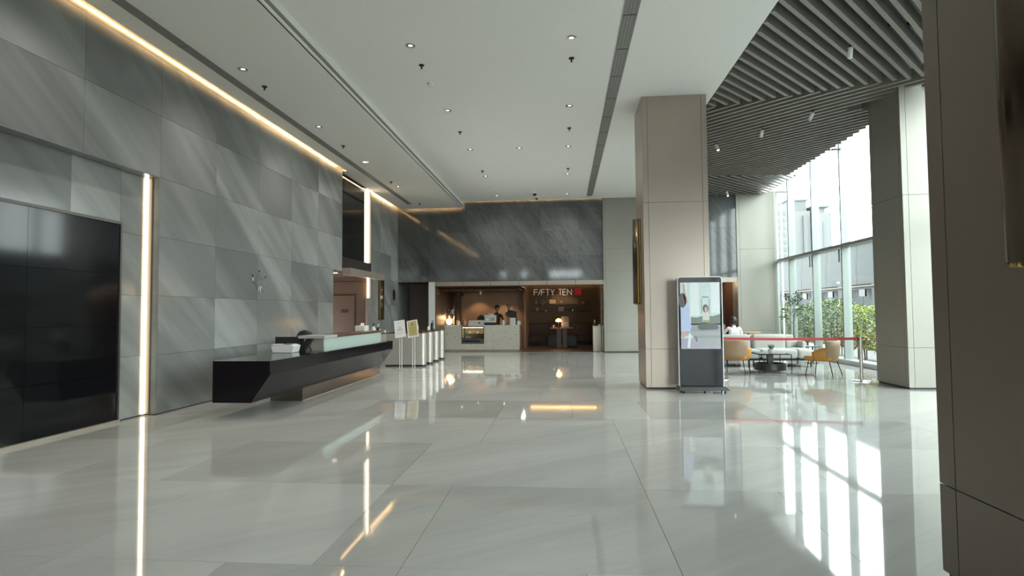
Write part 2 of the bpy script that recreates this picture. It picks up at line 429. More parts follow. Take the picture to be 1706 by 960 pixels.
# passage in the left wall with its brown door
ps = struct('wall_passage')
bx(-9.5, -6.1, 17.70, 17.9, 0, 2.6).build('end_wall', m_brown, ps)
bx(-9.5, -6.1, 14.3, 14.46, 0, 2.6).build('near_wall', m_brown, ps)
bx(-9.5, -6.0, 14.48, 17.72, 2.6, 2.68).build('soffit', m_dkbrown, ps)
bx(-9.6, -9.5, 14.3, 17.9, 0, 2.6).build('far_wall', m_brown, ps)
bx(-6.4, -6.0, 14.9, 17.72, 2.68, 3.0).build('bulkhead', m_kick, ps)
bx(-6.4, -6.02, 15.08, 17.5, 5.36, 5.6).build('head_board', m_brown, ps)
win1 = bx(-6.16, -6.12, 15.085, 17.54, 3.0, 5.36).build('window_1', m_darkglass, None, kind='structure')
bx(-6.12, -6.105, 15.085, 17.54, 2.99, 3.03).build('window_frame', m_bezel, win1)
dr = struct('door_1')
bx(-7.25, -6.52, 17.665, 17.70, 0.0, 2.02).build('door_leaf', m_brown, dr, bevel=0.004)
bx(-7.29, -7.25, 17.675, 17.70, 0.0, 2.05).build('door_frame', m_dkbrown, dr)
bx(-6.52, -6.505, 17.675, 17.70, 0.0, 2.05).build('door_frame', m_dkbrown, dr)
bx(-7.29, -6.505, 17.675, 17.70, 2.02, 2.035).build('door_frame', m_dkbrown, dr)
bx(-6.95, -6.72, 17.655, 17.665, 1.48, 1.58).build('door_plate', mat('dark_sign_plate', (0.03, 0.018, 0.015), 0.4), dr)
bx(-7.6, -6.1, 17.69, 17.70, 2.44, 2.452).build('panel_joint', m_dkbrown, ps)
t = thing('linear_lamp', (-6.55, 15.6, 2.585), 'thin linear light in the passage soffit over the brown door', 'light')
bx(-0.35, 0.3, -0.03, 0.03, -0.012, 0.0).build('diffuser', mat('dim_led', (1, .85, .65), .5, emit=(1, .86, .62), estr=1.6), t); bx(-0.37, 0.32, -0.045, 0.045, 0.0, 0.012).build('housing', m_bezel, t)
# beige portal beam
bm_ = struct('beam')
bx(-5.909, -5.67, 15.1, 18.05, 2.50, 2.68).build('beam_casing', m_beige, bm_, bevel=0.004)

# ------------------------------------------------------------------ back wall
wb = struct('wall_back')
def bpanel(parent, x0, x1, z0, z1, m=None):
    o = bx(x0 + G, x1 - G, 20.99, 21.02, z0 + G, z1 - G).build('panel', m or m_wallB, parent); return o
XJ = [-6.1, -4.9, -3.53, -2.16, -0.79, 0.58, 1.44]
for a, b in zip(XJ, XJ[1:]):
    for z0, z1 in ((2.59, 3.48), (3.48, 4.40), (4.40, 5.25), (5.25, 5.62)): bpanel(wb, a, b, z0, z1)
bx(-6.5, 1.44, 21.02, 21.3, 2.6, 5.62).build('backing', m_joint, wb)
for a, b in ((2.8, 3.9), (3.9, 5.0), (5.0, 6.1)):
    for z0, z1 in ((2.62, 3.48), (3.48, 4.40), (4.40, 5.62)): bpanel(wb, a, b, z0, z1)
bx(2.8, 6.1, 21.02, 21.3, 2.62, 5.62).build('backing', m_joint, wb)
bx(2.8, 6.1, 20.97, 21.02, 2.45, 2.62).build('fascia', m_beige, wb)


def clad(name, x0, x1, y0, y1, z1, joints, m, faces, trimgap=0.1):
    """a pier clad with metal panels: faces is a string of 'f' (front, -y), 'l' (-x), 'r' (+x)"""
    c = struct(name)
    bx(x0 + 0.02, x1 - 0.02, y0 + 0.02, y1 - 0.02, 0, z1).build('core', m_joint, c)
    zs = [0.03] + joints + [z1]
    g = 0.003
    for a, b in zip(zs, zs[1:]):
        if 'f' in faces:
            bx(x0, x0 + trimgap - g, y0, y0 + 0.02, a + g, b - g).build('panel', m, c)
            bx(x0 + trimgap + g, x1 - trimgap - g, y0, y0 + 0.02, a + g, b - g).build('panel', m, c)
            bx(x1 - trimgap + g, x1, y0, y0 + 0.02, a + g, b - g).build('panel', m, c)
        if 'l' in faces:
            bx(x0, x0 + 0.02, y0 + 0.021, y0 + trimgap - g, a + g, b - g).build('panel', m, c)
            bx(x0, x0 + 0.02, y0 + trimgap + g, y1 - trimgap - g, a + g, b - g).build('panel', m, c)
            bx(x0, x0 + 0.02, y1 - trimgap + g, y1, a + g, b - g).build('panel', m, c)
        if 'r' in faces:
            bx(x1 - 0.02, x1, y0 + 0.021, y1, a + g, b - g).build('panel', m, c)
    return c
clad('column', 1.52, 2.72, 11.05, 12.12, 5.53, [0.745, 3.5], m_beige, 'flr')
clad('column', 6.20, 7.40, 11.12, 12.20, 6.3, [0.75, 3.54], m_beige2, 'flr')
clad('column', 2.04, 3.25, 1.75, 3.41, 5.53, [0.50, 3.5], mat('shaded_metal_panel', (.205, .170, .145), .36, .5, grain=(2, .03)), 'flr', 0.13)  # darker copy of the column cladding: shade on its face put into the colour
clad('column', 1.442, 2.80, 20.95, 21.4, 5.62, [0.75, 2.9, 3.7], m_beige2, 'flr', 0.08)
clad('column', 6.10, 7.45, 20.95, 21.6, 5.62, [0.75, 3.6], m_beige2, 'flr', 0.1)

# ------------------------------------------------------------------ glass facade on the right
XG = 7.52
MY = [-1.95, -0.11, 1.73, 3.56, 5.40, 7.24, 9.08, 10.90, 12.74, 14.57, 16.40, 18.24, 20.08, 21.72]
wnx = struct('window_2')
for yy in MY:
    bx(XG, XG + 0.22, yy - 0.03, yy + 0.03, 0.12, 6.6).build('mullion', m_mull, wnx)
bx(XG - 0.02, XG + 0.22, -2.6, 21.75, 3.15, 3.23).build('transom', m_transom, wnx)
bx(XG - 0.02, XG + 0.22, -2.7, 21.75, 6.2, 6.6).build('head_rail', m_mull, wnx)
bx(XG - 0.10, XG + 0.3, -2.7, 21.75, 0.0, 0.12).build('sill', m_kerb, wnx)
ally = [-2.6] + MY
for a, b in zip(ally, ally[1:]):
    for z0, z1 in ((0.12, 3.15), (3.23, 6.2)):
        if z0 > 3 and b < 7.3:
            bx(XG + .05, XG + .15, a + .03, b - .03, z0, z1).build('light_block_panel', m_beige2, wnx); continue  # unseen upper panes closed, added to keep window light off the slat sides
        MB().poly([(XG + 0.15, a, z0), (XG + 0.15, b, z0), (XG + 0.15, b, z1), (XG + 0.15, a, z1)]).build('pane', m_glass, wnx)
bx(XG - 0.04, XG + 0.25, 21.66, 21.8, 0.0, 6.6).build('jamb', m_mull, wnx)

# ------------------------------------------------------------------ entrance wall behind the camera, unseen, openings shaped for the light: glazed doors under a beam, with a clerestory band
wr = struct('wall_entrance')
m_rear = mat('entrance_panelling', (0.16, 0.14, 0.12), 0.4, grain=(2, 0.05))
bx(-7, -5.5, -2.8, -2.5, 0, 4.63).build('pier', m_rear, wr)
bx(-7, 9, -2.8, -2.5, 4.63, 6.6).build('lintel', m_rear, wr)
bx(-5.5, 7.6, -2.8, -2.5, 3.86, 4.1).build('beam', m_rear, wr)
bx(-5.5, 1.5, -2.8, -2.5, 0, 3.86).build('panel', m_rear, wr)  # left part closed to keep light off the column sides
EX = [1.5, 3.0, 4.5, 6.0, 7.5]
for a, b in zip(EX, EX[1:]):
    bx(a - .04, a + .04, -2.78, -2.55, 0, 3.86).build('mullion', m_mull, wr)
    MB().poly([(b, -2.67, 0), (a, -2.67, 0), (a, -2.67, 3.86), (b, -2.67, 3.86)]).build('pane', m_glass, wr)
for a, b in ((-5.5, -4.8), (-4.4, -3.2), (-2.8, -1.0), (1.4, 7.6)): bx(a, b, -2.8, -2.5, 4.1, 4.63).build('panel', m_rear, wr)
for a, b in ((-4.8, -4.4), (-3.2, -2.8), (-1.0, 1.4)):
    bx((a + b) / 2 - .03, (a + b) / 2 + .03, -2.75, -2.6, 4.1, 4.63).build('mullion', m_transom, wr)
    MB().poly([(b, -2.67, 4.1), (a, -2.67, 4.1), (a, -2.67, 4.63), (b, -2.67, 4.63)]).build('pane', m_glass, wr)

# ------------------------------------------------------------------ outdoors
out = struct('ground_outside')
bx(7.8, 400, -200, 500, -0.4, -0.03).build('pavement', mat('pavement', (0.15, 0.15, 0.145), 0.8, grain=(1, 0.1)), out)
bx(-400, 7.8, -200, -2.7, -0.4, -0.03).build('pavement', MATS['pavement'], out)
bx(-60, 60, -66, -62, 0, 2.2).build('boundary_building', mat('far_dark_green', (0.10, 0.13, 0.10), 0.8), out)

vw = struct('viaduct_outside')
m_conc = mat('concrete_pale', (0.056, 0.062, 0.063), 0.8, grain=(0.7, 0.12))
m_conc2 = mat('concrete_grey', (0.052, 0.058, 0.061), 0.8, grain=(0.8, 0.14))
VX = 13.0
for k in range(20):
    a = 6 + k * 3.0
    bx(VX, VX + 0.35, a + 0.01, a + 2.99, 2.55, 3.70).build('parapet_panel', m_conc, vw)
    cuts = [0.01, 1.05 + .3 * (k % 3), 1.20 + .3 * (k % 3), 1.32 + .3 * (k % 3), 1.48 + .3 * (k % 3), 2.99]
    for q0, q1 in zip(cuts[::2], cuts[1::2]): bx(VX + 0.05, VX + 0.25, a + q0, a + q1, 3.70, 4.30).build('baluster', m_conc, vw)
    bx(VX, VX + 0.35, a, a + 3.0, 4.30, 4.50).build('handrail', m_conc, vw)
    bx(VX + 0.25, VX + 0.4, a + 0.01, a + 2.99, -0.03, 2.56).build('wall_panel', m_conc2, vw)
    bx(VX - 0.05, VX + 0.3, a + 1.2, a + 1.7, -0.03, 2.549).build('pier', m_conc, vw)
    bx(VX - 0.12, VX - 0.05, a + 2.1, a + 2.6, 2.02, 2.32).build('junction_box', m_dkmetal, vw)
MB().cyl((VX - 0.1, 6, 2.45), (VX - 0.1, 66, 2.45), 0.05).build('pipe', mat('rusty_pipe', (0.08, 0.068, 0.058), 0.7), vw)
MB().cyl((VX - 0.02, 6, 2.36), (VX - 0.02, 66, 2.36), 0.035).build('pipe', MATS['rusty_pipe'], vw)
bx(VX + .36, 22, 6, 66, 3.4, 3.62).build('deck', m_conc, vw)

# distant tower
m_tow = mat('tower_pale', (0.112, 0.117, 0.118), 0.8, grain=(0.05, 0.05))
m_tow2 = mat('tower_grey', (0.090, 0.099, 0.101), 0.8)
m_towd = mat('tower_window', (0.06, 0.067, 0.07), 0.3)
tw = thing('apartment_tower', (88, 250, 0), 'pale multi-storey apartment tower seen through the upper facade glass', 'building')
bx(0, 6.5, 0, 20, -1, 45.5).build('wing', m_tow, tw)
bx(6.5, 15.5, 2, 20, -1, 43.0).build('wing', m_tow, tw)
bx(12.4, 14.0, 1.0, 3, -1, 41.0).build('stair_shaft', m_tow2, tw)
bx(16.0, 23.5, 1, 20, -1, 42.0).build('wing', m_tow, tw)
bx(6.5, 14.5, 3, 18, 43.0, 47.5).build('crown', m_tow2, tw)
bx(6.0, 15.0, 2.5, 18.5, 47.5, 48.2).build('roof', m_tow2, tw)
bx(15.7, 22.8, 0.5, 18, 44.2, 45.0).build('roof', m_tow2, tw)
bx(16.3, 21.5, 2, 18, 42.0, 44.2).build('penthouse', m_tow, tw)
wm = bx(0, 1.1, -0.15, 0.05, 0, 1.7).mesh('window', m_towd)
for r in range(12):
    for q in (1.2, 3.9): inst('window', wm, tw, (q, 0, 41 - r * 3.0))
wm2 = bx(0, 0.5, -0.15, 0.05, 0, 30).mesh('recess', m_tow2)
for q in (17.5, 20.0): inst('recess', wm2, tw, (q, 1, 8))


# foliage helpers
def leafmat(name, a, b):
    m = bpy.data.materials.new(name); m.use_nodes = True; MATS[name] = m
    nt = m.node_tree; bs = nt.nodes['Principled BSDF']; g = nt.nodes.new('ShaderNodeNewGeometry')
    r = nt.nodes.new('ShaderNodeValToRGB'); r.color_ramp.elements[0].color = (*a, 1); r.color_ramp.elements[1].color = (*b, 1)
    nt.links.new(g.outputs['Random Per Island'], r.inputs[0]); nt.links.new(r.outputs[0], bs.inputs['Base Color']); bs.inputs['Roughness'].default_value = 0.5
    bs.inputs['Subsurface Weight'].default_value = 0.0
    return m
def leaves(mb, c, rad, n, size, R, shape='box'):
    for _ in range(n):
        while 1:
            p = Vector((R.uniform(-1, 1), R.uniform(-1, 1), R.uniform(-1, 1)))
            if shape == 'box': break
            if p.length <= 1: break
        if shape == 'box' and R.random() < 0.6:
            k = R.randrange(3); p[k] = R.choice((-1, 1)) * R.uniform(0.8, 1.05)
        q = Vector((c[0] + p.x * rad[0], c[1] + p.y * rad[1], c[2] + p.z * rad[2]))
        d = Vector((R.gauss(0, 1), R.gauss(0, 1), R.gauss(0, 0.7))).normalized(); e = d.orthogonal().normalized(); e.rotate(Matrix.Rotation(R.uniform(0, 6.28), 3, d))
        s = size * R.uniform(0.6, 1.3)
        mb.poly([q - d * s, q + e * s * 0.45, q + d * s, q - e * s * 0.45])
m_leaf = leafmat('leaf_green', (0.035, 0.075, 0.02), (0.23, 0.31, 0.10))
m_leaf2 = leafmat('leaf_dark', (0.03, 0.06, 0.03), (0.12, 0.17, 0.09))
m_leaf3 = leafmat('leaf_yellow', (0.10, 0.17, 0.04), (0.46, 0.50, 0.12))
m_leafr = leafmat('leaf_red', (0.30, 0.06, 0.03), (0.55, 0.25, 0.10))
m_bark = mat('bark', (0.10, 0.075, 0.055), 0.8, grain=(20, 0.3))
R = random.Random(3)
shr = [((8.75, 24.1), 0.62, 1.58, m_leaf, 'clipped green shrub outside, behind the end of the white sofa'),
       ((8.75, 22.0), 0.66, 1.58, m_leaf, 'clipped green shrub outside, behind the slender indoor tree'),
       ((8.75, 20.0), 0.82, 1.75, m_leaf, 'tallest clipped green shrub outside, above the mustard chair by the window'),
       ((8.75, 17.9), 0.70, 1.55, m_leaf3, 'yellow-green shrub with reddish lower leaves outside, beside the belt post'),
       ((8.75, 15.9), 0.70, 1.5, m_leaf3, 'yellow-green shrub outside, hidden mostly by the column by the facade')]
for (px, py), hw, ht, ml, lab in shr:
    t = thing('shrub', (px, py, -0.03), lab, 'plant', 'clipped shrubs outside the facade')
    mb = MB(); leaves(mb, (0, 0, ht * 0.62), (0.42, hw, ht * 0.40), 2600, 0.045, R); mb.build('foliage', ml, t, kind='stuff')
    for k in range(6):
        a, b = R.uniform(-0.25, 0.25), R.uniform(-hw * 0.7, hw * 0.7)
        MB().tube([(a, b, 0), (a + R.uniform(-.04, .04), b + R.uniform(-.05, .05), ht * 0.4), (a, b, ht * 0.8)], [0.018, 0.014, 0.006], 5).build('stem', m_bark, t)
    if ml is m_leaf3:
        mb = MB(); leaves(mb, (-0.2, 0, ht * 0.36), (0.3, hw * 0.6, ht * 0.12), 260, 0.045, R); mb.build('reddish_leaves', m_leafr, t, kind='stuff')

# ------------------------------------------------------------------ video wall
vt = thing('video_wall', (-6.085, 1.3, 0.0), 'huge black video wall of joined screens in a thin bronze frame', 'screen')
px0 = 0.05
ycols = [0.52, 1.93, 3.34, 4.75, 6.12]   # local y joints (right one is the wall's end)
zr = [0.04, 0.66, 1.32, 2.01, 2.70]
for a, b in zip(ycols, ycols[1:]):
    for c, d in zip(zr, zr[1:]):
        bx(0.0, 0.03, a + .002, b - .002, c + .002, d - .002).build('screen_panel', m_screen, vt)
bx(0.0, 0.045, 6.12, 6.15, 0.0, 2.735).build('frame', m_bezel, vt)
bx(0.0, 0.045, 0.0, 6.12, 2.70, 2.735).build('frame', m_bezel, vt)
bx(0.0, 0.06, 0.0, 6.15, 0.0, 0.035).build('frame', mat('warm_sill', (0.33, 0.29, 0.24), 0.35), vt)
bx(0.0, 0.03, 0.0, 0.518, 0.04, 2.70).build('screen_panel', m_screen, vt)

# ------------------------------------------------------------------ reception desk
dk = thing('reception_desk', (-4.48, 10.65, 0), 'long black polished reception desk with raised green glass counter', 'desk')
X0, Y0 = -4.48, 10.65
def D(x0, x1, y0, y1, z0, z1): return bx(x0 - X0, x1 - X0, y0 - Y0, y1 - Y0, z0, z1)
prof = [(-4.90, .22), (-4.34, .22), (-4.06, .61), (-4.06, .80), (-4.90, .80)]
MB().prism([(a - X0, b) for a, b in prof], 'y', 7.75 - Y0, 13.55 - Y0).build('desk_body', m_desk, dk, bevel=0.004)
D(-4.92, -4.36, 9.41, 13.53, 0, .225).build('plinth', m_kick, dk)
D(-4.36, -4.352, 9.40, 13.53, 0.0, .012).build('plinth_edge', m_steel, dk)
D(-4.20, -4.165, 9.85, 12.98, .80, 1.02).build('glass_front', m_frost, dk)
D(-4.52, -4.165, 9.80, 9.85, .80, 1.02).build('counter_end', m_steel, dk, bevel=.003)
D(-4.62, -4.14, 9.78, 10.35, 1.02, 1.07).build('counter_top', mat('pale_stone_top', (.42, .41, .39), .3), dk, bevel=.004)
D(-4.62, -4.14, 10.35, 13.02, 1.02, 1.06).build('counter_top', m_dkbrown, dk, bevel=.004)
D(-4.55, -4.20, 12.98, 13.5, .80, .97).build('counter_end', m_steel, dk, bevel=.003)
D(-4.62, -4.14, 13.02, 13.52, .97, 1.0).build('counter_top', m_dkbrown, dk)
MB().prism([(-4.60 - X0, .80), (-4.50 - X0, .80), (-4.34 - X0, 1.02), (-4.44 - X0, 1.02)], 'y', 9.72 - Y0, 9.78 - Y0).build('support_bracket', m_dkmetal, dk)

# things on the desk
t = thing('paper_tray', (-4.70, 9.50, .80), 'white box of papers lying on the low black desk top', 'tray')
mb = MB(); mb.prism([(-.17, 0), (.17, 0), (.20, .12), (-.20, .12)], 'y', -.13, .13); mb.build('box', m_white, t, bevel=.008)
mb = MB()
for k, (a, b) in enumerate(((0, 0), (.01, .02), (-.02, -.01))): mb.box(-.17 + a, .17 + a, -.12 + b, .1 + b, .122 + .007 * k, .128 + .007 * k)
mb.build('papers', m_paper, t)
bx(.02, .16, -.13, .05, .145, .152).build('folder', mat('blue_grey_folder', (.10, .14, .20), .5), t)
t = thing('desk_monitor', (-4.86, 9.88, .80), 'black computer monitor standing behind the white paper tray', 'monitor')
bx(-.22, .22, -.015, .015, .10, .25).build('screen', m_dark, t, bevel=.004); bx(-.03, .03, .0, .03, .01, .14).build('stand', m_dark, t); bx(-.10, .10, -.07, .09, 0, .012).build('base', m_dark, t)
t = thing('office_chair', (-5.36, 11.40, 0), 'black office chair with a rounded headrest behind the reception desk', 'chair')
mb = MB(); mb.ball((0.12, 0, .985), .18, .06, .14); mb.build('headrest', m_dark, t, smooth=True)
bx(-.12, .36, -.03, .03, .50, .93).build('backrest', m_dark, t, bevel=.03); bx(-.12, .36, -.0, .45, .42, .49).build('seat', m_dark, t, bevel=.03)
MB().cyl((.12, .22, .08), (.12, .22, .42), .03).build('stem', m_dkmetal, t)
for k in range(5):
    a = k * 1.2566
    MB().tube([(.12, .22, .08), (.12 + .26 * math.cos(a), .22 + .26 * math.sin(a), .06)], [.025, .015], 6).build('leg', m_dkmetal, t)
    MB().ball((.12 + .26 * math.cos(a), .22 + .26 * math.sin(a), .028), .028).build('caster', m_dark, t)
t = thing('telephone', (-4.14, 9.18, .80), 'small black desk telephone upright at the open end of the counter', 'telephone')
bx(-.05, .05, -.06, .06, 0, .02).build('base', m_dark, t, bevel=.004); MB().tube([(0, 0, .02), (.01, .02, .07), (-.005, .0, .13)], [.02, .012, .016], 8).build('handset', m_dark, t); MB().tube([(0.02, .03, .01), (.035, .0, .07), (.015, -.03, .12)], .006, 6).build('cord', m_dark, t)
t = thing('tissue_box', (-4.48, 12.6, 1.06), 'cream tissue box on the dark reception counter top', 'box')
bx(-.11, .11, -.14, .14, 0, .12).build('carton', mat('cream_card', (.72, .70, .58), .6), t, bevel=.004)
MB().prism([(-.03, 0), (.03, 0), (.05, .05), (-.01, .06)], 'y', -.03, .03).build('tissue', m_paper, t, loc=(0, 0, .12))

def pump_bottle(loc, label, body, cap, r=.035, h=.12, clear=False, group=None):
    t = thing('pump_bottle', loc, label, 'bottle', group)
    MB().lathe((0, 0, 0), [(r, 0), (r * 1.02, h * .8), (r * .8, h * .93), (r * .35, h)], 14).build('body', body, t, smooth=True)
    mb = MB(); mb.lathe((0, 0, h), [(r * .42, 0), (r * .42, .02), (r * .18, .022), (r * .18, .05)], 10); mb.box(-r * .3, r * .9, -r * .28, r * .28, h + .05, h + .064); mb.build('pump', cap, t)
    bx(-.001, .001, -r * .6, r * .6, h * .2, h * .65).build('sticker', m_paper, t, loc=(r * 1.02, 0, 0))
    return t
m_clear = mat('clear_plastic', (.62, .66, .66), .15); m_green = mat('dark_green_bottle', (.015, .035, .022), .3); m_pink = mat('pink_plastic', (.62, .36, .30), .4)
pump_bottle((-4.42, 13.2, 1.0), 'clear sanitizer pump bottle with black pump, near end of the counter', m_clear, m_dark, .045, .15)
pump_bottle((-4.38, 13.44, 1.0), 'black sanitizer bottle at the far end of the reception counter', m_dark, m_white, .04, .13)
for k, (dx, dy) in enumerate(((0.0, 0.0), (.07, .02))):
    t = thing('paper_cup', (-4.22 + dx, 13.2 + dy, 1.0), ('white paper cup beside the black sanitizer bottle, closer to the desk edge' if k else 'white paper cup beside the black sanitizer bottle, farther from the desk edge'), 'cup')
    MB().lathe((0, 0, 0), [(.02, 0), (.028, .05)], 12).build('cup', m_paper, t); MB().lathe((0, 0, .05), [(.029, 0), (.029, .005), (.026, .006)], 12).build('rim', m_white, t)

# ------------------------------------------------------------------ turnstiles
TY = [15.59, 16.4, 17.2, 18.0]
tl = ['first speed-gate pedestal, its whole brushed side facing the entrance', 'second speed-gate pedestal, counted from the reception desk',
      'third speed-gate pedestal, counted from the reception desk', 'fourth and last speed-gate pedestal, next to the cafe counter']
def turnstile(y, lab):
    t = thing('turnstile', (-3.84, y, 0), lab, 'turnstile', 'brushed steel speed-gate pedestals')
    n = 10; outl = [(0.10 * math.cos(a), 0.10 * math.sin(a)) for a in [-math.pi / 2 + math.pi * k / n for k in range(n + 1)]]
    body = outl + [(-1.02, .10), (-1.02, -.10)]
    MB().prism(body, 'z', .05, .90).build('body', m_steel, t, smooth=True)
    MB().prism([(x * .98, yy * .9) for x, yy in body], 'z', 0, .05).build('plinth', m_dark, t)
    MB().prism([(x * 1.0, yy * 1.03) for x, yy in body], 'z', .90, .925).build('top_cap', m_dkbrown, t, smooth=True)
    for sx in (-.06, 0.06): bx(.02, .035, sx - .012, sx + .012, .915, .935).build('indicator', m_white, t)
    bx(-.58, -.30, -.004, .004, .20, .82).build('glass_wing', m_frost, t, loc=(0, .22, 0)); bx(-.46, -.42, .10, .22, .3, .36).build('wing_arm', m_chrome, t)
    return t
for y, lab in zip(TY, tl): turnstile(y, lab)
pump_bottle((-4.06, 17.2, .925), 'slim white pump bottle with black pump standing on the third gate pedestal', m_white, m_dark, .03, .12)
t = pump_bottle((-4.12, 18.0, .925), 'dark green sanitizer bottle standing on the fourth gate pedestal', m_green, m_green, .055, .22)
pump_bottle((-4.2, 16.4, .925), 'black topped sanitizer bottle on the second gate pedestal behind the white notice', m_white, m_dark, .035, .2)

# ------------------------------------------------------------------ notice stands
m_goldp = mat('gold_print', (.50, .43, .17), .5); m_ink = mat('brown_ink', (.35, .20, .15), .6); m_inkg = mat('grey_ink', (.40, .42, .42), .6); m_inkd = mat('dark_ink', (.08, .07, .05), .6)
def notice(loc, label, gold):
    t = thing('notice_stand', loc, label, 'sign', 'notice stands by the speed gates')
    for dx in (-.028, .028):
        MB().cyl((dx, 0, .012), (dx, 0, .86), .009).build('post', m_white, t)
    bx(-.14, .14, -.10, .10, 0, .012).build('base', m_steel, t, bevel=.003)
    b = bx(-.14, .14, -.006, .006, 0, .45).build('board', m_paper, t); b.location = (0, -.02, .83); b.rotation_euler = (math.radians(-14), math.radians(-9), 0)
    if gold:
        bx(-.115, .115, -.0085, -.006, .035, .425).build('printed_sheet', m_goldp, b)
        mb = MB(); mb.lathe((0, 0, 0), [(.0, 0), (.02, .001)], 10); mb.prism([(-.03, .33), (.03, .33), (0, .38)], 'y', -.0105, -.0085); mb.box(-.004, .004, -.0105, -.0085, .28, .33); mb.build('emblem_print', m_inkd, b)
        mb = MB()
        for k in range(9): mb.box(-.085 + .012 * (k % 3), .085 - .01 * (k % 2), -.0105, -.0085, .255 - k * .022, .259 - k * .022)
        mb.build('text_print', m_ink, b, kind='stuff')
    else:
        mb = MB()
        for r0, n in ((.035, 12), (.02, 9)):
            for k in range(n):
                a = 6.283 * k / n; mb.box(r0 * math.cos(a) - .004, r0 * math.cos(a) + .004, -.0085, -.006, .255 + r0 * math.sin(a) - .004, .255 + r0 * math.sin(a) + .004)
        mb.build('round_emblem_print', m_ink, b, kind='stuff')
        mb = MB(); mb.box(-.085, .085, -.0085, -.006, .195, .208); mb.box(-.07, .07, -.0085, -.006, .38, .385); mb.build('heading_print', m_ink, b)
        mb = MB()
        for k in range(4): mb.box(-.09, .09 - .03 * (k % 2), -.0085, -.006, .15 - k * .022, .153 - k * .022)
        mb.build('text_print', m_inkg, b, kind='stuff')
    return t
notice((-4.17, 14.62, 0), 'white notice board on twin white posts, closer to the reception desk', False)
notice((-3.86, 14.72, 0), 'gold notice board with white border on twin posts, beside the first gate', True)

# crest on the marble behind the desk
t = thing('wall_emblem', (-5.909, 10.81, 1.89), 'small polished metal crest mounted on the marble behind the reception desk', 'emblem')
def eb(pts, r=.008): return MB().tube([(0.008, a, b) for a, b in pts], r, 6)
m_satin = mat('satin_silver', (.50, .53, .52), .25, 0.8)
for a, b in ((-.24, .30), (0, .40), (.24, .30)): MB().ball((.01, a, b), .012, .018, .022, 8, 6).build('finial', m_dkmetal, t)
for k, wd in enumerate((.04, .08, .12, .16)): eb([(-wd, .345 - .035 * k), (wd, .345 - .035 * k)], .005).build('tier', m_satin, t)
for s_ in (-1, 1): eb([(s_ * .24, .27), (s_ * .23, .21), (s_ * .15, .15), (s_ * .03, .15)]).build('scroll', m_satin, t)
for pts in ([(-.14, .12), (-.08, .12), (-.12, .075), (-.08, .05), (-.14, .02)], [(-.02, .11), (-.02, .01)], [(.06, .0), (.06, .11), (.12, .11), (.12, .06), (.06, .06), (.13, .0)]):
    eb(pts).build('letter_stroke', m_satin, t)

# ------------------------------------------------------------------ sconces
def sconce(loc, h, label, rz=0.0, d=.15, wd=.2):
    """half-round bronze shield standing off the wall (wall face at x=0, projecting to -x locally) with hammered gold core"""
    t = thing('wall_sconce', loc, label, 'lamp', None, rz)
    n = 8; arc = [(-.03 - (d - .03) * math.sin(math.pi * k / n) * .9 - .0, -wd / 2 + wd * k / n) for k in range(n + 1)]
    mb = MB(); mb.sheet([[(x, y, 0) for x, y in arc], [(x, y, h) for x, y in arc]]); mb.build('shield', m_bronze, t, smooth=True, solid=.008)
    bx(-.068, -.012, -wd * .47, wd * .47, .01, h - .01).build('gold_core', m_gold, t)
    bx(-.012, 0, -wd / 2, wd / 2, -.0, h).build('back_plate', m_dkbrown, t)
    bx(-d * .8, 0, -.02, .02, -.02, .0).build('bracket', m_gold, t)
    return t
sconce((1.519, 11.58, 1.60), 1.66, 'tall bronze and hammered gold wall sconce on the beige central column', d=.16, wd=.22)
sconce((2.039, 2.655, 1.645), 1.70, 'tall dark bronze wall sconce on the dark column closest to the entrance', d=.15, wd=.24)
sconce((-6.088, 18.85, 1.24), 1.34, 'bronze wall sconce on the grey marble beyond the passage', rz=math.pi, d=.15, wd=.36)

# ------------------------------------------------------------------ ceiling fixtures
m_refl = mat('lamp_reflector', (.8, .8, .8), .12, 1.0); m_lampin = mat('lamp_dark', (.03, .03, .03), .4)
RING = MB().lathe((0, 0, 0), [(.075, -.004), (.09, -.004), (.09, 0.0), (.075, 0.0)], 20, cap=False).mesh('trim_ring', m_white)
BEAM = bpy.data.lights.new('downlight_beam', 'SPOT'); BEAM.energy = 55; BEAM.color = (1, .95, .86); BEAM.spot_size = 2.3; BEAM.spot_blend = 1.0; BEAM.shadow_soft_size = .04
def downlight(x, y, z, lab, grp):
    t = thing('downlight', (x, y, z), lab, 'light', grp)
    inst('trim_ring', RING, t, (0, 0, 0)); inst('reflector', CONE_I, t, (0, 0, 0)); inst('lamp_cap', CAP_I, t, (0, 0, 0))
    o = bpy.data.objects.new('downlight_beam', BEAM); COL.objects.link(o); o.parent = t; o.location = (0, 0, -.02)
# reflector sits proud of the board as a shallow bright cone ring with a dark core
CONE_I = MB().lathe((0, 0, 0), [(.078, -.004), (.032, -.0015)], 20, cap=False).mesh('reflector', m_refl)
CAP_I = MB().lathe((0, 0, 0), [(.034, -.0017), (.001, -.0015)], 16).mesh('lamp_cap', mat('lamp_lens', (.9, .9, .85), .4, emit=(1, .95, .86), estr=1.3))
ords = ['first', 'second', 'third', 'fourth', 'fifth']
for i, y in enumerate((8.52, 11.38, 14.21, 17.08, 20.0)):
    downlight(-2.28, y, 5.53, f'{ords[i]} chrome downlight from the entrance in the row near the ceiling step', 'recessed ceiling downlights')
    downlight(.165, y, 5.53, f'{ords[i]} chrome downlight from the entrance in the row near the grey vent', 'recessed ceiling downlights')
downlight(-1.05, 14.21, 5.53, 'chrome downlight midway between the two long rows, alone on the ceiling', 'recessed ceiling downlights')
for i, y in enumerate((8.55, 11.39, 14.22, 17.13)):
    downlight(-4.97, y, 5.30, f'{ords[i]} chrome downlight from the entrance on the lower ceiling beside the marble wall', 'recessed ceiling downlights')
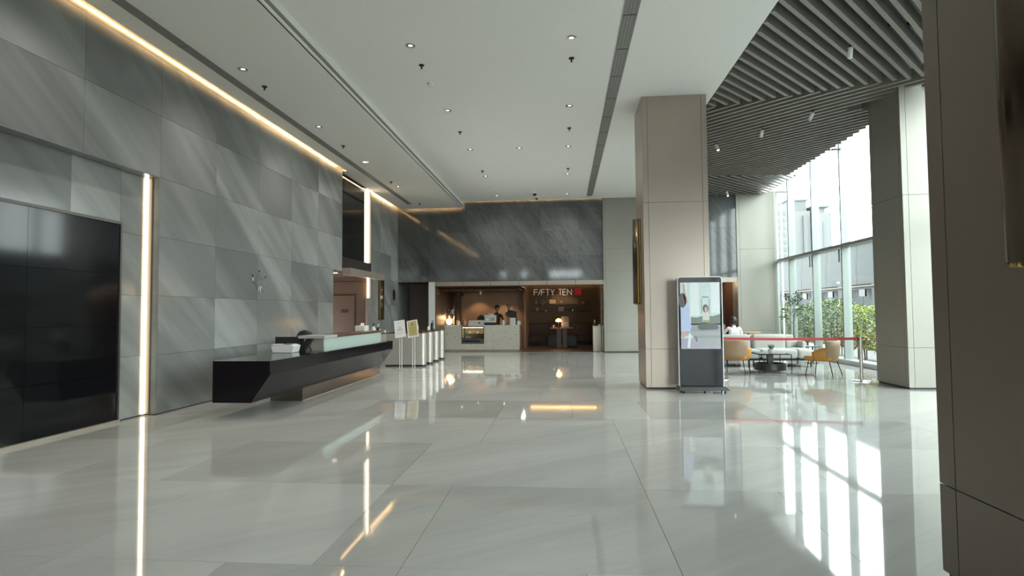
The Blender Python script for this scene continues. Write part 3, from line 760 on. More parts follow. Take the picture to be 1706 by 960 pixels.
for x, y, z, lab in ((-4.97, 5.70, 5.30, 'added unseen chrome downlight on the lower ceiling above the video wall'), (-4.97, 2.85, 5.30, 'added unseen chrome downlight on the lower ceiling closest to the entrance doors'), (-2.28, 5.66, 5.53, 'added unseen chrome downlight over the open floor before the video wall')):
    downlight(x, y, z, lab, 'recessed ceiling downlights')  # out-of-view lamps added along the rows to brighten the marble wall and floor
SPR = MB().lathe((0, 0, 0), [(.045, -.012), (.045, 0)], 14).mesh('escutcheon', m_dkmetal); SPS = MB().lathe((0, 0, 0), [(.012, -.055), (.012, -.012)], 8).mesh('stem', m_dkmetal); SPD = MB().lathe((0, 0, 0), [(.022, -.06), (.022, -.055)], 10).mesh('deflector', m_dkmetal)
def sprinkler(x, y, z, lab):
    t = thing('sprinkler', (x, y, z), lab, 'sprinkler', 'ceiling sprinkler heads')
    inst('escutcheon', SPR, t, (0, 0, 0)); inst('stem', SPS, t, (0, 0, 0)); inst('deflector', SPD, t, (0, 0, 0))
for i, y in enumerate((9.22, 12.78, 16.42)):
    sprinkler(-2.28, y, 5.53, f'{ords[i]} dark sprinkler head from the entrance in the row near the ceiling step')
    sprinkler(.175, y, 5.53, f'{ords[i]} dark sprinkler head from the entrance in the row near the grey vent')
for i, y in enumerate((9.25, 12.77, 16.47, 19.87)):
    sprinkler(-4.99, y, 5.30, f'{ords[i]} dark sprinkler head from the entrance on the lower ceiling by the marble wall')
for y, lab in ((9.99, 'round white smoke detector on the ceiling above the hall floor'), (18.71, 'round white smoke detector on the ceiling close to the cafe')):
    t = thing('smoke_detector', (-2.31, y, 5.53), lab, 'detector'); MB().lathe((0, 0, 0), [(.06, -.012), (.06, 0)], 18).build('base', m_white, t, smooth=True); MB().lathe((0, 0, -.012), [(.03, -.035), (.052, -.02), (.055, 0)], 18).build('sensor_dome', m_white, t, smooth=True)
t = thing('security_camera', (-.93, 19.6, 5.53), 'dome security camera hanging from the ceiling in front of the cafe wall', 'camera')
MB().lathe((0, 0, 0), [(.08, -.05), (.09, 0)], 18).build('mount', m_white, t, smooth=True); MB().ball((0, 0, -.06), .07, .07, .06).build('dome', m_black, t, smooth=True)
MB().cyl((.06, 0, -.05), (.06, 0, -.16), .012).build('stem', m_white, t); MB().ball((.06, 0, -.2), .055).build('lower_dome', m_white, t, smooth=True); MB().ball((.06, -.02, -.225), .042).build('lens_dome', m_black, t, smooth=True)
# long return-air vent
t = thing('ceiling_vent', (.955, 11.0, 5.53), 'long straight grey ceiling vent ending before the back wall', 'vent')
k = 0
yy = -8.3
while yy < 9.1:
    bx(-.09, .09, yy + .012, yy + 1.03, -.006, -.001).build('grille', m_vent, t)
    for q in range(4): bx(-.085 + q * .047, -.07 + q * .047, yy + .02, yy + 1.02, -.012, -.006).build('blade', m_greytrim, t)
    yy += 1.045
bx(-.105, -.09, -3.5, 9.2, -.012, 0).build('frame', m_vent, t); bx(.09, .105, -3.5, 9.2, -.012, 0).build('frame', m_vent, t); bx(-.105, .105, 9.17, 9.2, -.012, 0).build('frame', m_vent, t); bx(-.09, .09, -3.5, 9.17, -.001, 0).build('backing', m_dark, t)
# spotlights under the slats
def spot(x, y, z, tilt, rz, lab, lit=0):
    t = thing('spotlight', (x, y, z), lab, 'light', 'spotlights under the slats', rz)
    MB().cyl((0, 0, 0), (0, 0, .06), .012).build('stem', m_dkmetal, t)
    h = MB(); h.lathe((0, 0, 0), [(.032, -.16), (.036, -.15), (.036, .0), (.02, .01)], 14); o = h.build('housing', m_white, t, smooth=True); o.rotation_euler = (tilt, 0, 0)
    l = MB().lathe((0, 0, -.163), [(.028, 0), (.001, .001)], 12).build('lens', m_ledw if lit else m_chrome, o)
    if lit:
        ld = bpy.data.lights.new('spot_glow', 'SPOT'); ld.energy = lit; ld.color = (1, .82, .6); ld.spot_size = 1.1; ld.shadow_soft_size = .03
        lo = bpy.data.objects.new('spot_glow', ld); COL.objects.link(lo); lo.parent = o; lo.location = (0, 0, -.18)
spot(4.47, 13.25, 5.47, .35, .4, 'white cylinder spotlight under the slats, above the coffee table')
spot(5.12, 12.19, 5.47, .5, .9, 'white cylinder spotlight under the slats, close to the column by the facade')
spot(3.73, 14.3, 5.47, -.4, .6, 'lit spotlight under the slats just beside the beige central column', 25)
spot(5.55, 20.05, 5.47, -.3, .5, 'lit spotlight hanging before the far beige pier', 25)
spot(4.47, 9.24, 5.50, .2, .1, 'small spotlight tucked between the wide slats')

# ------------------------------------------------------------------ digital signage kiosk
ki = thing('signage_kiosk', (2.42, 10.60, 0), 'tall black digital signage kiosk on casters beside the beige column', 'screen')
def rrect(x0, x1, z0, z1, r, n=6):
    p = []
    for cx, cz, a0 in ((x1 - r, z0 + r, -90), (x1 - r, z1 - r, 0), (x0 + r, z1 - r, 90), (x0 + r, z0 + r, 180)):
        for k in range(n + 1): a = math.radians(a0 + 90 * k / n); p.append((cx + r * math.cos(a), cz + r * math.sin(a)))
    return p
MB().prism(rrect(-.39, .39, .095, 2.06, .05), 'y', -.02, .05).build('bezel_frame', mat('frame_silver', (.42, .43, .43), .35, .8), ki, smooth=True)
MB().prism(rrect(-.377, .377, .108, 2.047, .042), 'y', -.026, -.018).build('front_glass', m_kglass, ki, smooth=True)
MB().prism([(-.43, .05), (.46, .05), (.40, .115), (-.40, .115)], 'y', -.14, .16).build('base', mat('dark_grey_base', (.05, .055, .058), .5), ki, bevel=.006)
for dx, dy in ((-.33, -.10), (.38, -.10), (-.33, .12), (.38, .12), (.03, -.1)):
    o = MB().cyl((dx - .012, dy, .026), (dx + .012, dy, .026), .026).build('caster', m_dark, ki)
    MB().box(dx - .01, dx + .01, dy - .015, dy + .015, .03, .055).build('caster_fork', m_chrome, ki)
# picture on the screen: a flat print of painted areas, softly lit
def scr(name, c, e=.16):
    c = tuple(.62 * q for q in c); return mat(name, c, .3, emit=c, estr=e, grain=(14, .12))
pic = [scr('screen_pale', (.62, .76, .74)), scr('screen_light', (.80, .88, .90)), scr('screen_shirt', (.50, .60, .86)), scr('screen_skin', (.60, .40, .34)), scr('screen_hair', (.07, .06, .07)),
       scr('screen_grey', (.30, .33, .33)), scr('screen_dark', (.07, .08, .08)), scr('screen_table', (.38, .40, .42)), scr('screen_cream', (.66, .68, .60)), scr('screen_olive', (.30, .30, .14)), scr('screen_green', (.16, .20, .17)), scr('screen_lilac', (.42, .40, .50)), scr('screen_line', (.14, .18, .18))]
mb = MB(); W_, H_ = .685, 1.18
def area(i, pts, lay):
    mb.cur = i; yv = -.0265 - .0004 * lay
    mb.poly([(-.342 + W_ * a, yv, .775 + H_ * (1 - b)) for a, b in pts])
def rr(a0, b0, a1, b1): return [(a0, b1), (a1, b1), (a1, b0), (a0, b0)]
area(0, rr(0, 0, 1, 1), 0); area(1, rr(.25, 0, .47, .50), 1); area(1, rr(.10, 0, .16, .3), 1)
area(0, rr(.47, 0, .60, .5), 1); area(1, rr(.78, .0, .98, .46), 1)
area(10, [(.26, .64), (1, .64), (1, .48), (.82, .51), (.6, .50), (.4, .53), (.26, .52)], 2)
area(5, rr(.24, .62, 1, .74), 2); area(7, rr(.0, .74, 1, .80), 2); area(5, rr(.30, .80, 1, .84), 3); area(11, rr(0, .84, 1, 1), 2); area(7, rr(.45, .84, 1, .96), 3)
def ring2(i, cx, cz, rx, rz, lay, a0=0, a1=6.2832, n=18): area(i, [(cx + rx * math.cos(a0 + (a1 - a0) * k / n), cz + rz * math.sin(a0 + (a1 - a0) * k / n)) for k in range(n)], lay)
# lantern-like ring frame
for a, b, c, d in ((.53, .24, .545, .47), (.72, .24, .735, .47), (.55, .215, .715, .23)): area(12, rr(a, b, c, d), 3)
# seated figure
area(8, [(.56, .62), (.72, .62), (.73, .50), (.68, .46), (.60, .46), (.55, .51)], 4); area(9, rr(.57, .57, .72, .62), 5)
ring2(4, .635, .395, .075, .062, 4); ring2(3, .645, .41, .04, .045, 5)
area(6, [(.42, .66), (.55, .60), (.72, .62), (.90, .62), (.96, .69), (.90, .71), (.5, .72), (.44, .70)], 5)
# big blurred figure with a raised arm
area(2, [(.0, .74), (.24, .74), (.27, .66), (.22, .55), (.22, .36), (.16, .30), (.0, .42)], 4)
ring2(4, .05, .27, .10, .11, 5); area(3, [(.06, .17), (.14, .17), (.20, .30), (.12, .33)], 5); area(3, [(.06, .02), (.11, .02), (.14, .18), (.06, .18)], 5)
area(3, [(.0, .76), (.16, .75), (.18, .80), (.02, .84)], 5)
area(1, [(.16, .98), (.22, .99), (.26, .78), (.20, .76)], 5); area(12, [(.34, .80), (.40, .82), (.42, .88), (.38, .90)], 5)
mb.build('screen_picture', pic, ki)

# ------------------------------------------------------------------ belt barrier
m_belt = mat('red_belt', (.55, .03, .035), .5)
def post(x, y, lab):
    t = thing('barrier_post', (x, y, 0), lab, 'barrier', 'belt barrier posts')
    MB().lathe((0, 0, 0), [(.17, 0), (.17, .012), (.15, .024), (.05, .032)], 28).build('base', m_chrome, t, smooth=True)
    MB().cyl((0, 0, .03), (0, 0, .86), .032, n=18).build('pole', m_steel, t, smooth=True)
    MB().cyl((0, 0, .86), (0, 0, .90), .036, n=18).build('belt_head', m_steel, t, smooth=True)
    MB().cyl((0, 0, .895), (0, 0, .905), .028, n=18).build('cap', m_dark, t)
    bx(-.045, .0, -.015, .015, .82, .895).build('belt_slot', m_dark, t)
    return t
post(6.0, 12.4, 'chrome belt barrier post in front of the column by the facade')
post(3.32, 12.66, 'chrome belt barrier post mostly hidden by the signage kiosk')
t = thing('barrier_belt', (4.66, 12.53, .0), 'long red retractable belt stretched between the two chrome posts', 'barrier')
p0, p1 = Vector((3.36, 12.655)), Vector((5.965, 12.405))
gr = [[], []]
for k in range(13):
    q = p0.lerp(p1, k / 12); sg = -.012 * math.sin(math.pi * k / 12)
    gr[0].append((q.x - 4.66, q.y - 12.53, .832 + sg)); gr[1].append((q.x - 4.66, q.y - 12.53, .884 + sg))
MB().sheet(gr).build('belt', m_belt, t, solid=.003)
bx(-.012, .012, -.012, .012, .825, .892).build('end_clip', m_dark, t, loc=(p0.x - 4.66 + .01, p0.y - 12.53, 0))

# ------------------------------------------------------------------ lounge
m_sofa = mat('sofa_fabric', (.47, .475, .445), .85, grain=(90, .10), bump=.1)
m_must = mat('mustard_fabric', (.52, .26, .06), .7, grain=(90, .1)); m_tan = mat('tan_leather', (.36, .25, .15), .5, grain=(40, .08))
so = thing('sofa', (5.2, 15.85, 0), 'long off-white sofa on a black frame behind the coffee table', 'sofa')
for a, b in ((-1.08, -.19), (-.17, .72)):
    bx(a, b, -.50, .28, .21, .45).build('seat_cushion', m_sofa, so, bevel=.07, segs=4)
    c = bx(a + .02, b - .02, .22, .42, .40, .83).build('back_cushion', m_sofa, so, bevel=.07, segs=4); c.rotation_euler = (math.radians(-4), 0, 0)
bx(.70, 1.12, -.52, .30, .21, .46).build('seat_cushion', m_sofa, so, bevel=.09, segs=4)
bx(-1.12, .95, .38, .50, .18, .79).build('back_frame', m_sofa, so, bevel=.04, segs=3)
bx(.72, 1.08, .30, .46, .22, .65).build('armrest', m_sofa, so, bevel=.05, segs=3)
bx(1.00, 1.10, -.02, .46, .22, .64).build('armrest', m_sofa, so, bevel=.045, segs=3)
bx(-1.08, 1.10, -.47, .46, .165, .20).build('frame', m_dkmetal, so)
for dx in (-1.03, -.1, 1.05):
    for dy in (-.43, .42): bx(dx - .016, dx + .016, dy - .016, dy + .016, 0, .166).build('leg', m_dkmetal, so)

def armchair(loc, rz, lab):
    t = thing('armchair', loc, lab, 'chair', 'mustard armchairs in the lounge', rz)
    # local: faces +y
    def shell(a0, a1, rx, ry, zb, ztf, th=.035, n=18):
        o_, i_ = [], []
        g = [[], [], [], []]
        for k in range(n + 1):
            a = math.radians(a0 + (a1 - a0) * k / n); zt = ztf(abs(math.degrees(a)))
            x, yv = rx * math.sin(a), -ry * math.cos(a)
            f = .86
            g[0].append((x * f, yv * f, zb)); g[1].append((x, yv, zb + .10)); g[2].append((x * 1.02, yv * 1.02, (zb + zt) / 2 + .04)); g[3].append((x * 1.05, yv * 1.05, zt))
        return MB().sheet(g)
    shell(-112, 112, .31, .28, .335, lambda a: .62 - .10 * max(0, (a - 75) / 37)).build('arm_shell', m_must, t, smooth=True, solid=.05)
    shell(-58, 58, .325, .30, .37, lambda a: .775 - .03 * (a / 58) ** 4).build('backrest', m_tan, t, smooth=True, solid=.05)
    bx(-.27, .27, -.24, .32, .335, .44).build('seat', m_must, t, bevel=.045, segs=3)
    for sx in (-1, 1):
        MB().tube([(sx * .20, -.20, .345), (sx * .265, -.29, 0)], .010, 8).build('leg', m_dkmetal, t)
        MB().tube([(sx * .22, .22, .345), (sx * .265, .28, 0)], .010, 8).build('leg', m_dkmetal, t)
    return t
armchair((5.72, 13.47, 0), math.radians(46), 'mustard armchair with tan back, on the window side of the coffee table')
armchair((3.93, 13.80, 0), math.radians(-28), 'mustard armchair with tan back, beside the signage kiosk')
ct = thing('coffee_table', (4.82, 14.18, 0), 'low round-cornered black coffee table with a drum tray beneath', 'table')
def rr2(x0, x1, y0, y1, r, n=6): return rrect(x0, x1, y0, y1, r, n)
MB().prism(rr2(-.36, .36, -.36, .36, .07), 'z', .44, .452).build('tabletop', mat('smoked_top', (.10, .105, .105), .08), ct, smooth=True)
pts = [(x, y_, .435) for x, y_ in rr2(-.365, .365, -.365, .365, .07)]; MB().tube(pts + [pts[0]], .012, 8).build('rim', m_dkmetal, ct, smooth=True)
for sx in (-1, 1):
    for sy in (-1, 1): MB().cyl((sx * .355, sy * .355, 0), (sx * .355, sy * .355, .43), .010, n=8).build('leg', m_dkmetal, ct)
MB().lathe((0, 0, .05), [(.335, 0), (.35, .01), (.35, .16), (.33, .16), (.33, .03), (.0, .03)], 32).build('drum_tray', m_dark, ct, smooth=True)
bx(-.06, .06, -.06, .06, .08, .44).build('center_post', m_dark, ct)
pp = thing('potted_plant', (4.80, 14.02, .452), 'small spiky green plant in a white pot on the coffee table', 'plant')
MB().lathe((0, 0, 0), [(.05, 0), (.065, .03), (.07, .10), (.06, .10), (.058, .085), (.0, .085)], 20).build('pot', m_white, pp, smooth=True)
mb = MB(); R = random.Random(9)
for k in range(70):
    a = R.uniform(0, 6.28); l = R.uniform(.09, .16); sp = R.uniform(.3, 1.0); d = Vector((math.cos(a) * sp, math.sin(a) * sp, 1)).normalized(); s2 = Vector((-math.sin(a), math.cos(a), 0)) * .008
    b0 = Vector((0, 0, .085)) + Vector((math.cos(a), math.sin(a), 0)) * .02; mb.poly([b0 - s2, b0 + s2, b0 + d * l * .6 + s2 * .8, b0 + d * l, b0 + d * l * .6 - s2 * .8])
mb.build('spiky_leaves', leafmat('leaf_spiky', (.05, .11, .04), (.20, .30, .14)), pp, kind='stuff')
t = thing('eyeglasses', (4.62, 13.95, .452), 'folded wire spectacles lying on the coffee table beside the plant', 'glasses')
for dx in (-.035, .035):
    pts = [(dx + .026 * math.cos(a * .6283), .0, .022 + .02 * math.sin(a * .6283)) for a in range(11)]; MB().tube(pts, .003, 5).build('lens_rim', m_white, t)
MB().tube([(-.01, 0, .03), (.01, 0, .03)], .003, 5).build('bridge', m_white, t)
for dx in (-.06, .06): MB().tube([(dx, 0, .025), (dx * .8, .11, .005)], .003, 5).build('temple', m_white, t)
# slender indoor tree
it = thing('indoor_tree', (6.74, 17.8, 0), 'slender dark-leaved indoor tree standing behind the white sofa', 'plant')
MB().lathe((0, 0, 0), [(.13, 0), (.17, .02), (.19, .32), (.17, .32), (.165, .28), (0, .28)], 20).build('pot', m_dark, it, smooth=True)
MB().tube([(0, 0, .28), (.01, 0, .7), (.03, .02, 1.15), (.05, 0, 1.6)], [.022, .018, .014, .006], 8).build('trunk', m_bark, it)
R = random.Random(5); mb = MB(); brs = []
for k in range(11):
    z = .95 + k * .075; a = k * 2.4; l = .30 - .014 * k
    e = (l * math.cos(a) + .03, l * math.sin(a), z + .22); MB().tube([(.02, 0, z), ((e[0] + .02) / 2, e[1] / 2, z + .14), e], [.008, .006, .003], 5).build('branch', m_bark, it)
    leaves(mb, e, (.13, .13, .10), 30, .038, R, 'ball')
leaves(mb, (.05, 0, 1.7), (.14, .14, .16), 60, .038, R, 'ball')
mb.build('leaves', m_leaf2, it, kind='stuff')
st = thing('side_table', (6.78, 16.6, 0), 'small black side table between the sofa arm and the facade', 'table')
MB().lathe((0, 0, .44), [(.2, 0), (.2, .02)], 24).build('tabletop', m_dark, st); MB().cyl((0, 0, .02), (0, 0, .44), .018).build('stem', m_dkmetal, st); MB().lathe((0, 0, 0), [(.15, 0), (.15, .015), (.03, .02)], 24).build('base', m_dkmetal, st)
tb = thing('cafe_table', (6.0, 19.6, 0), 'wooden round table beyond the sofa, before the far beige pier', 'table')
MB().lathe((0, 0, .715), [(.38, 0), (.38, .03)], 28).build('tabletop', mat('oak_wood', (.42, .27, .14), .4, grain=(6, .2)), tb); MB().cyl((0, 0, .02), (0, 0, .715), .03).build('stem', m_dkmetal, tb); MB().lathe((0, 0, 0), [(.24, 0), (.24, .015), (.04, .03)], 24).build('base', m_dkmetal, tb)

# ------------------------------------------------------------------ cafe shell
cf = struct('room_cafe')
bx(-4.69, 1.47, 21.0, 26.2, 0.0, .004).build('floor_finish', m_cafefloor, cf)
XF = [-4.69, -3.66, -2.64, -1.61, -.59, .44, 1.46]
for a, b in zip(XF, XF[1:]): bx(a + .009, b - .009, 20.97, 21.03, 2.43, 2.585).build('fascia_panel', m_beige, cf)
bx(-4.69, 1.47, 21.0, 21.25, 2.40, 2.6).build('header', m_dkbrown, cf)
bx(-4.72, -4.66, 21.0, 24.6, 0, 2.7).build('side_wall', m_brown, cf)
bx(-4.66, -4.655, 21.3, 21.55, 2.12, 2.3).build('notice_plate', m_gold, cf)
bx(-4.66, -1.6, 24.45, 24.6, 0, 2.7).build('bar_wall', m_cafewall, cf)
bx(-4.47, -4.33, 24.05, 24.44, 0, 2.36).build('post', m_dkbrown, cf)
bx(-1.64, -1.55, 24.0, 26.0, 0, 2.8).build('dividing_wall', m_cafewall, cf)
for k in range(10): bx(-4.66 + .305 * k, -4.66 + .305 * k + .29, 21.6, 24.45, 2.30, 2.345).build('ceiling_plank', m_dkbrown, cf)
bx(-4.66, -1.6, 21.25, 24.45, 2.36, 2.42).build('bar_ceiling', m_void, cf)
for k, (a, b) in enumerate(((-1.6, -.80), (-.80, .64), (.64, 1.47))): bx(a + .004, b - .004, 26.0, 26.05, .95, 2.85).build('wall_panel', m_cafepanel, cf)
bx(-1.6, 1.5, 26.05, 26.2, 0, 2.9).build('end_wall', m_joint, cf)
bx(1.44, 1.55, 21.4, 26.1, 0, 2.9).build('side_wall', m_dkbrown, cf)
bx(1.33, 1.37, 21.06, 21.12, .0, 2.43).build('door_frame', m_dkbrown, cf)
bx(-1.6, 1.5, 21.25, 26.1, 2.82, 2.9).build('room_ceiling', m_dkbrown, cf)
bx(-1.5, 1.4, 25.93, 25.97, 2.755, 2.785).build('cornice_strip', m_orange, cf)
bx(1.405, 1.435, 21.9, 21.96, 1.5, 2.16).build('wall_plate', m_white, cf)
t = thing('banquette', (-.1, 25.75, 0), 'long dark red banquette along the end wall of the cafe', 'bench')
for a, b in ((-1.45, -.55), (-.55, .5), (.5, 1.5)): bx(a + .005, b - .005, .08, .22, .1, .93).build('back_panel', m_red, t, bevel=.01)
bx(-1.45, 1.5, -.30, .08, .12, .44).build('seat', m_red, t, bevel=.02); bx(-1.45, 1.5, -.26, .1, .0, .12).build('plinth', m_dark, t)
# passage left of the cafe and room right of the pier
pa = struct('wall_service')
bx(-6.5, -4.72, 22.6, 22.8, 0, 2.7).build('end_wall', mat('mauve_brown_wall', (.21, .165, .15), .5), pa)
bx(-6.5, -4.72, 21.0, 22.7, 2.585, 2.7).build('soffit', m_dkbrown, pa)
bx(-6.6, -6.09, 20.98, 22.7, 0, 2.7).build('side_wall', m_wallL, pa)
bx(-4.94, -4.70, 20.98, 21.08, 0, 2.585).build('trim_2', mat('white_post', (.72, .73, .70), .5), None, kind='structure')
t = thing('wall_plate', (-6.086, 20.45, 1.93), 'small dark plate on the marble near the far corner of the hall', 'plate')
bx(0, .012, -.12, .12, 0, .36).build('plate', m_dark, t); bx(.012, .014, -.09, .09, .04, .32).build('panel_face', m_dkmetal, t)
ra = struct('room_annex')
bx(2.7, 6.2, 24.0, 24.2, 0, 2.7).build('end_wall', m_brown, ra); bx(2.6, 2.8, 21.4, 24.1, 0, 2.7).build('side_wall', m_brown, ra); bx(6.1, 6.3, 21.6, 24.1, 0, 2.7).build('side_wall', m_dkbrown, ra)
bx(2.7, 6.2, 21.3, 24.1, 2.5, 2.7).build('soffit', m_dkbrown, ra); bx(5.55, 6.1, 22.6, 22.7, 0, 2.5).build('wood_panel', m_dkbrown, ra)
t = thing('ceiling_lamp', (5.3, 22.2, 2.5), 'small warm downlight inside the brown room behind the lounge', 'light'); MB().lathe((0, 0, 0), [(.05, -.03), (.05, 0)], 14).build('housing', m_dark, t); MB().lathe((0, 0, -.034), [(.035, 0), (.001, .002)], 14).build('lens', m_led, t)

def lamp_light(parent, loc, energy, col=(1, .62, .3), size=.06, kind='POINT', rot=None, ang=1.2):
    l = bpy.data.lights.new('glow', kind); l.energy = energy; l.color = col; l.shadow_soft_size = size
    if kind == 'SPOT': l.spot_size = ang; l.spot_blend = .5
    o = bpy.data.objects.new('glow', l); COL.objects.link(o); o.parent = parent; o.location = loc
    if rot: o.rotation_euler = rot
    return o
lamp_light(t, (0, 0, -.06), 20, (1, .7, .4), .04)
# small lamps in the cafe ceiling
for (x, y, z, e, lab) in ((-2.45, 23.75, 2.30, 23, 'recessed warm lamp washing the cafe wall behind the barista'), (-3.55, 23.9, 2.30, 14, 'recessed warm lamp over the silver counter machine'),
                          (-4.05, 22.9, 2.30, 16, 'recessed warm lamp over the glass jars at the end of the cafe bar'), (-.1, 25.35, 2.82, 16, 'recessed warm lamp in front of the shelf wall')):
    t = thing('recessed_lamp', (x, y, z), lab, 'light', 'small recessed lamps in the cafe')
    MB().lathe((0, 0, 0), [(.04, -.012), (.05, -.012), (.05, 0), (.04, 0)], 14, cap=False).build('trim_ring', m_dkmetal, t); MB().lathe((0, 0, -.008), [(.038, 0), (.001, .002)], 12).build('lens', m_led, t)
    lamp_light(t, (0, 0, -.03), e, (1, .66, .36), .03, 'SPOT', (0.15, 0, 0), 1.7)
t = thing('spotlight', (-3.2, 22.4, 2.30), 'white ceiling spotlight over the cafe counter', 'light', 'cafe ceiling spotlights')
MB().cyl((0, 0, -.03), (0, 0, 0), .012).build('stem', m_white, t); o = MB().lathe((0, 0, 0), [(.04, -.12), (.045, 0), (.02, .01)], 14).build('housing', m_white, t, smooth=True); o.location = (0, 0, -.03); o.rotation_euler = (.4, .3, 0); MB().lathe((0, 0, -.122), [(.035, 0), (.001, .001)], 12).build('lens', m_led, o)
t = thing('security_camera', (-4.27, 24.44, 2.17), 'small black camera high on the cafe bar wall', 'camera'); MB().ball((0, -.05, .03), .045).build('dome', m_dark, t, smooth=True); bx(-.03, .03, -.03, 0, 0, .06).build('mount', m_dark, t)

# ------------------------------------------------------------------ cafe counter (terrazzo)
def terrazzo():
    m = bpy.data.materials.new('terrazzo'); m.use_nodes = True; nt = m.node_tree; b = nt.nodes['Principled BSDF']; b.inputs['Roughness'].default_value = .35
    g = nt.nodes.new('ShaderNodeNewGeometry'); v = nt.nodes.new('ShaderNodeTexVoronoi'); v.inputs['Scale'].default_value = 17
    nt.links.new(g.outputs['Position'], v.inputs['Vector'])
    lt = nt.nodes.new('ShaderNodeMath'); lt.operation = 'LESS_THAN'; lt.inputs[1].default_value = .26; nt.links.new(v.outputs['Distance'], lt.inputs[0])
    rp = nt.nodes.new('ShaderNodeValToRGB'); e = rp.color_ramp.elements; e[0].color = (.74, .71, .61, 1); e[1].color = (.74, .71, .61, 1)
    e.new(.5).color = (.74, .71, .61, 1); e.new(.55).color = (.22, .18, .13, 1); e.new(.75).color = (.45, .36, .26, 1); e.new(.9).color = (.72, .70, .64, 1)
    nt.links.new(v.outputs['Color'], rp.inputs[0])
    mx = nt.nodes.new('ShaderNodeMix'); mx.data_type = 'RGBA'; mx.inputs[6].default_value = (.72, .69, .59, 1); nt.links.new(lt.outputs[0], mx.inputs[0]); nt.links.new(rp.outputs[0], mx.inputs[7]); nt.links.new(mx.outputs[2], b.inputs['Base Color'])
    return m
m_terr = terrazzo()
cc = thing('cafe_counter', (-3.2, 22.85, 0), 'pale terrazzo cafe counter with a notch for the pastry display', 'counter')
YF = -.35
bx(-1.46, -.80, YF, .35, 0, .955).build('counter_block', m_terr, cc, bevel=.004)
bx(.10, 1.48, YF, .35, 0, .955).build('counter_block', m_terr, cc, bevel=.004)
bx(-.80, .10, YF, .35, 0, .23).build('counter_base', m_terr, cc)
bx(-.80, .10, .18, .35, .23, .955).build('counter_back', m_terr, cc)
bx(1.48, 1.51, YF + .05, .35, .03, .955).build('end_panel', m_beige, cc)
fr = thing('pastry_display', (-3.55, 22.78, .23), 'glass-fronted pastry display case set into the terrazzo counter', 'display case')
bx(-.445, .445, -.28, .24, 0, .20).build('cooler_base', mat('grey_steel', (.16, .15, .15), .35, .6), fr, bevel=.004)
bx(-.40, .30, -.286, -.28, .07, .14).build('grille', m_dark, fr)
for sx in (-.43, -.31, .43): bx(sx - .012, sx + .012, -.285, -.26, .20, .655).build('post', m_dark, fr)
bx(-.445, .445, -.285, .24, .64, .665).build('top_frame', m_dark, fr); bx(-.445, .445, -.285, -.26, .20, .225).build('bottom_frame', m_dark, fr)
bx(-.445, .445, .22, .24, .2, .64).build('back_wall', mat('case_back', (.40, .32, .22), .5), fr)
bx(-.29, .42, -.22, .22, .40, .408).build('shelf', m_frost, fr)
MB().poly([(-.43, -.272, .22), (.43, -.272, .22), (.43, -.272, .645), (-.43, -.272, .645)]).build('glass_front', m_glass, fr)
bx(-.40, .40, -.20, -.17, .625, .638).build('light_bar', m_led, fr)
R = random.Random(11)
pm = [mat('pastry_brown', (.40, .19, .06), .6), mat('pastry_cream', (.70, .58, .38), .6), mat('pastry_orange', (.60, .27, .06), .5)]
names = ['golden bun', 'cream slice', 'orange tart']
for k in range(7):
    for s_ in range(2):
        i = R.randrange(3); x = -3.55 - .24 + .103 * k; z = .23 + (.409 if s_ else .207)
        pl = ['third from the open end', 'beside the case post', 'in the middle'][0]
        t = thing('pastry', (x, 22.66, z), f"{names[i]} on the {'upper' if s_ else 'lower'} shelf of the pastry display, {['first','second','third','fourth','fifth','sixth','seventh'][k]} along", 'pastry', 'pastries in the display case')
        if i == 0: MB().ball((0, 0, .035), .045, .05, .035, 10, 6).build('bun', pm[0], t, smooth=True)
        elif i == 1:
            MB().prism([(-.04, 0), (.04, 0), (.03, .07), (-.03, .07)], 'y', -.05, .05).build('slice', pm[1], t)
        else: MB().lathe((0, 0, 0), [(.035, 0), (.048, .03), (.03, .045)], 12).build('tart', pm[2], t, smooth=True)

ZC = .955
t = thing('globe_lamp', (-4.5, 22.62, ZC), 'glowing round globe lamp at the end of the cafe counter', 'lamp')
MB().lathe((0, 0, 0), [(.05, 0), (.05, .02), (.03, .03)], 16).build('base', m_bronze, t)
MB().ball((0, 0, .145), .125, nu=20, nv=12).build('globe', mat('globe_glow', (1, .8, .5), .5, emit=(1, .62, .28), estr=2.2), t, smooth=True)
lamp_light(t, (0.0, .35, .3), 8, (1, .6, .28), .1)
t = thing('jar_rack', (-4.60, 23.02, ZC), 'chrome rack of glass jars behind the globe lamp', 'rack')
for sx in (-.2, .2):
    for sy in (-.1, .1): MB().cyl((sx, sy, 0), (sx, sy, .70), .008, n=6).build('upright', m_chrome, t)
for z in (.24, .46, .68): bx(-.22, .22, -.12, .12, z, z + .012).build('shelf', m_bronze if z > .6 else m_chrome, t)
for k, (x, z) in enumerate(((-.12, .252), (.0, .252), (.12, .252), (-.12, .472), (.02, .472), (.14, .472))):
    j = thing('glass_jar', (-4.60 + x, 23.0, ZC + z), f"{['first','second','third'][k % 3]} glass jar on the {'upper' if k > 2 else 'lower'} shelf of the chrome rack", 'jar', 'jars on the chrome rack')
    MB().lathe((0, 0, 0), [(.045, 0), (.05, .02), (.05, .11), (.035, .13)], 12).build('body', [mat('jar_content', (.14, .10, .06), .25), mat('jar_pale', (.45, .42, .34), .2)][k % 2] if k < 2 else bpy.data.materials[('jar_content', 'jar_pale')[k % 2]], j, smooth=True)
    MB().lathe((0, 0, .13), [(.04, 0), (.04, .02)], 12).build('lid', m_chrome, j)
pump_bottle((-4.12, 22.72, ZC), 'white sauce bottle on the cafe counter, beside the globe lamp', m_white, m_pink, .045, .16)
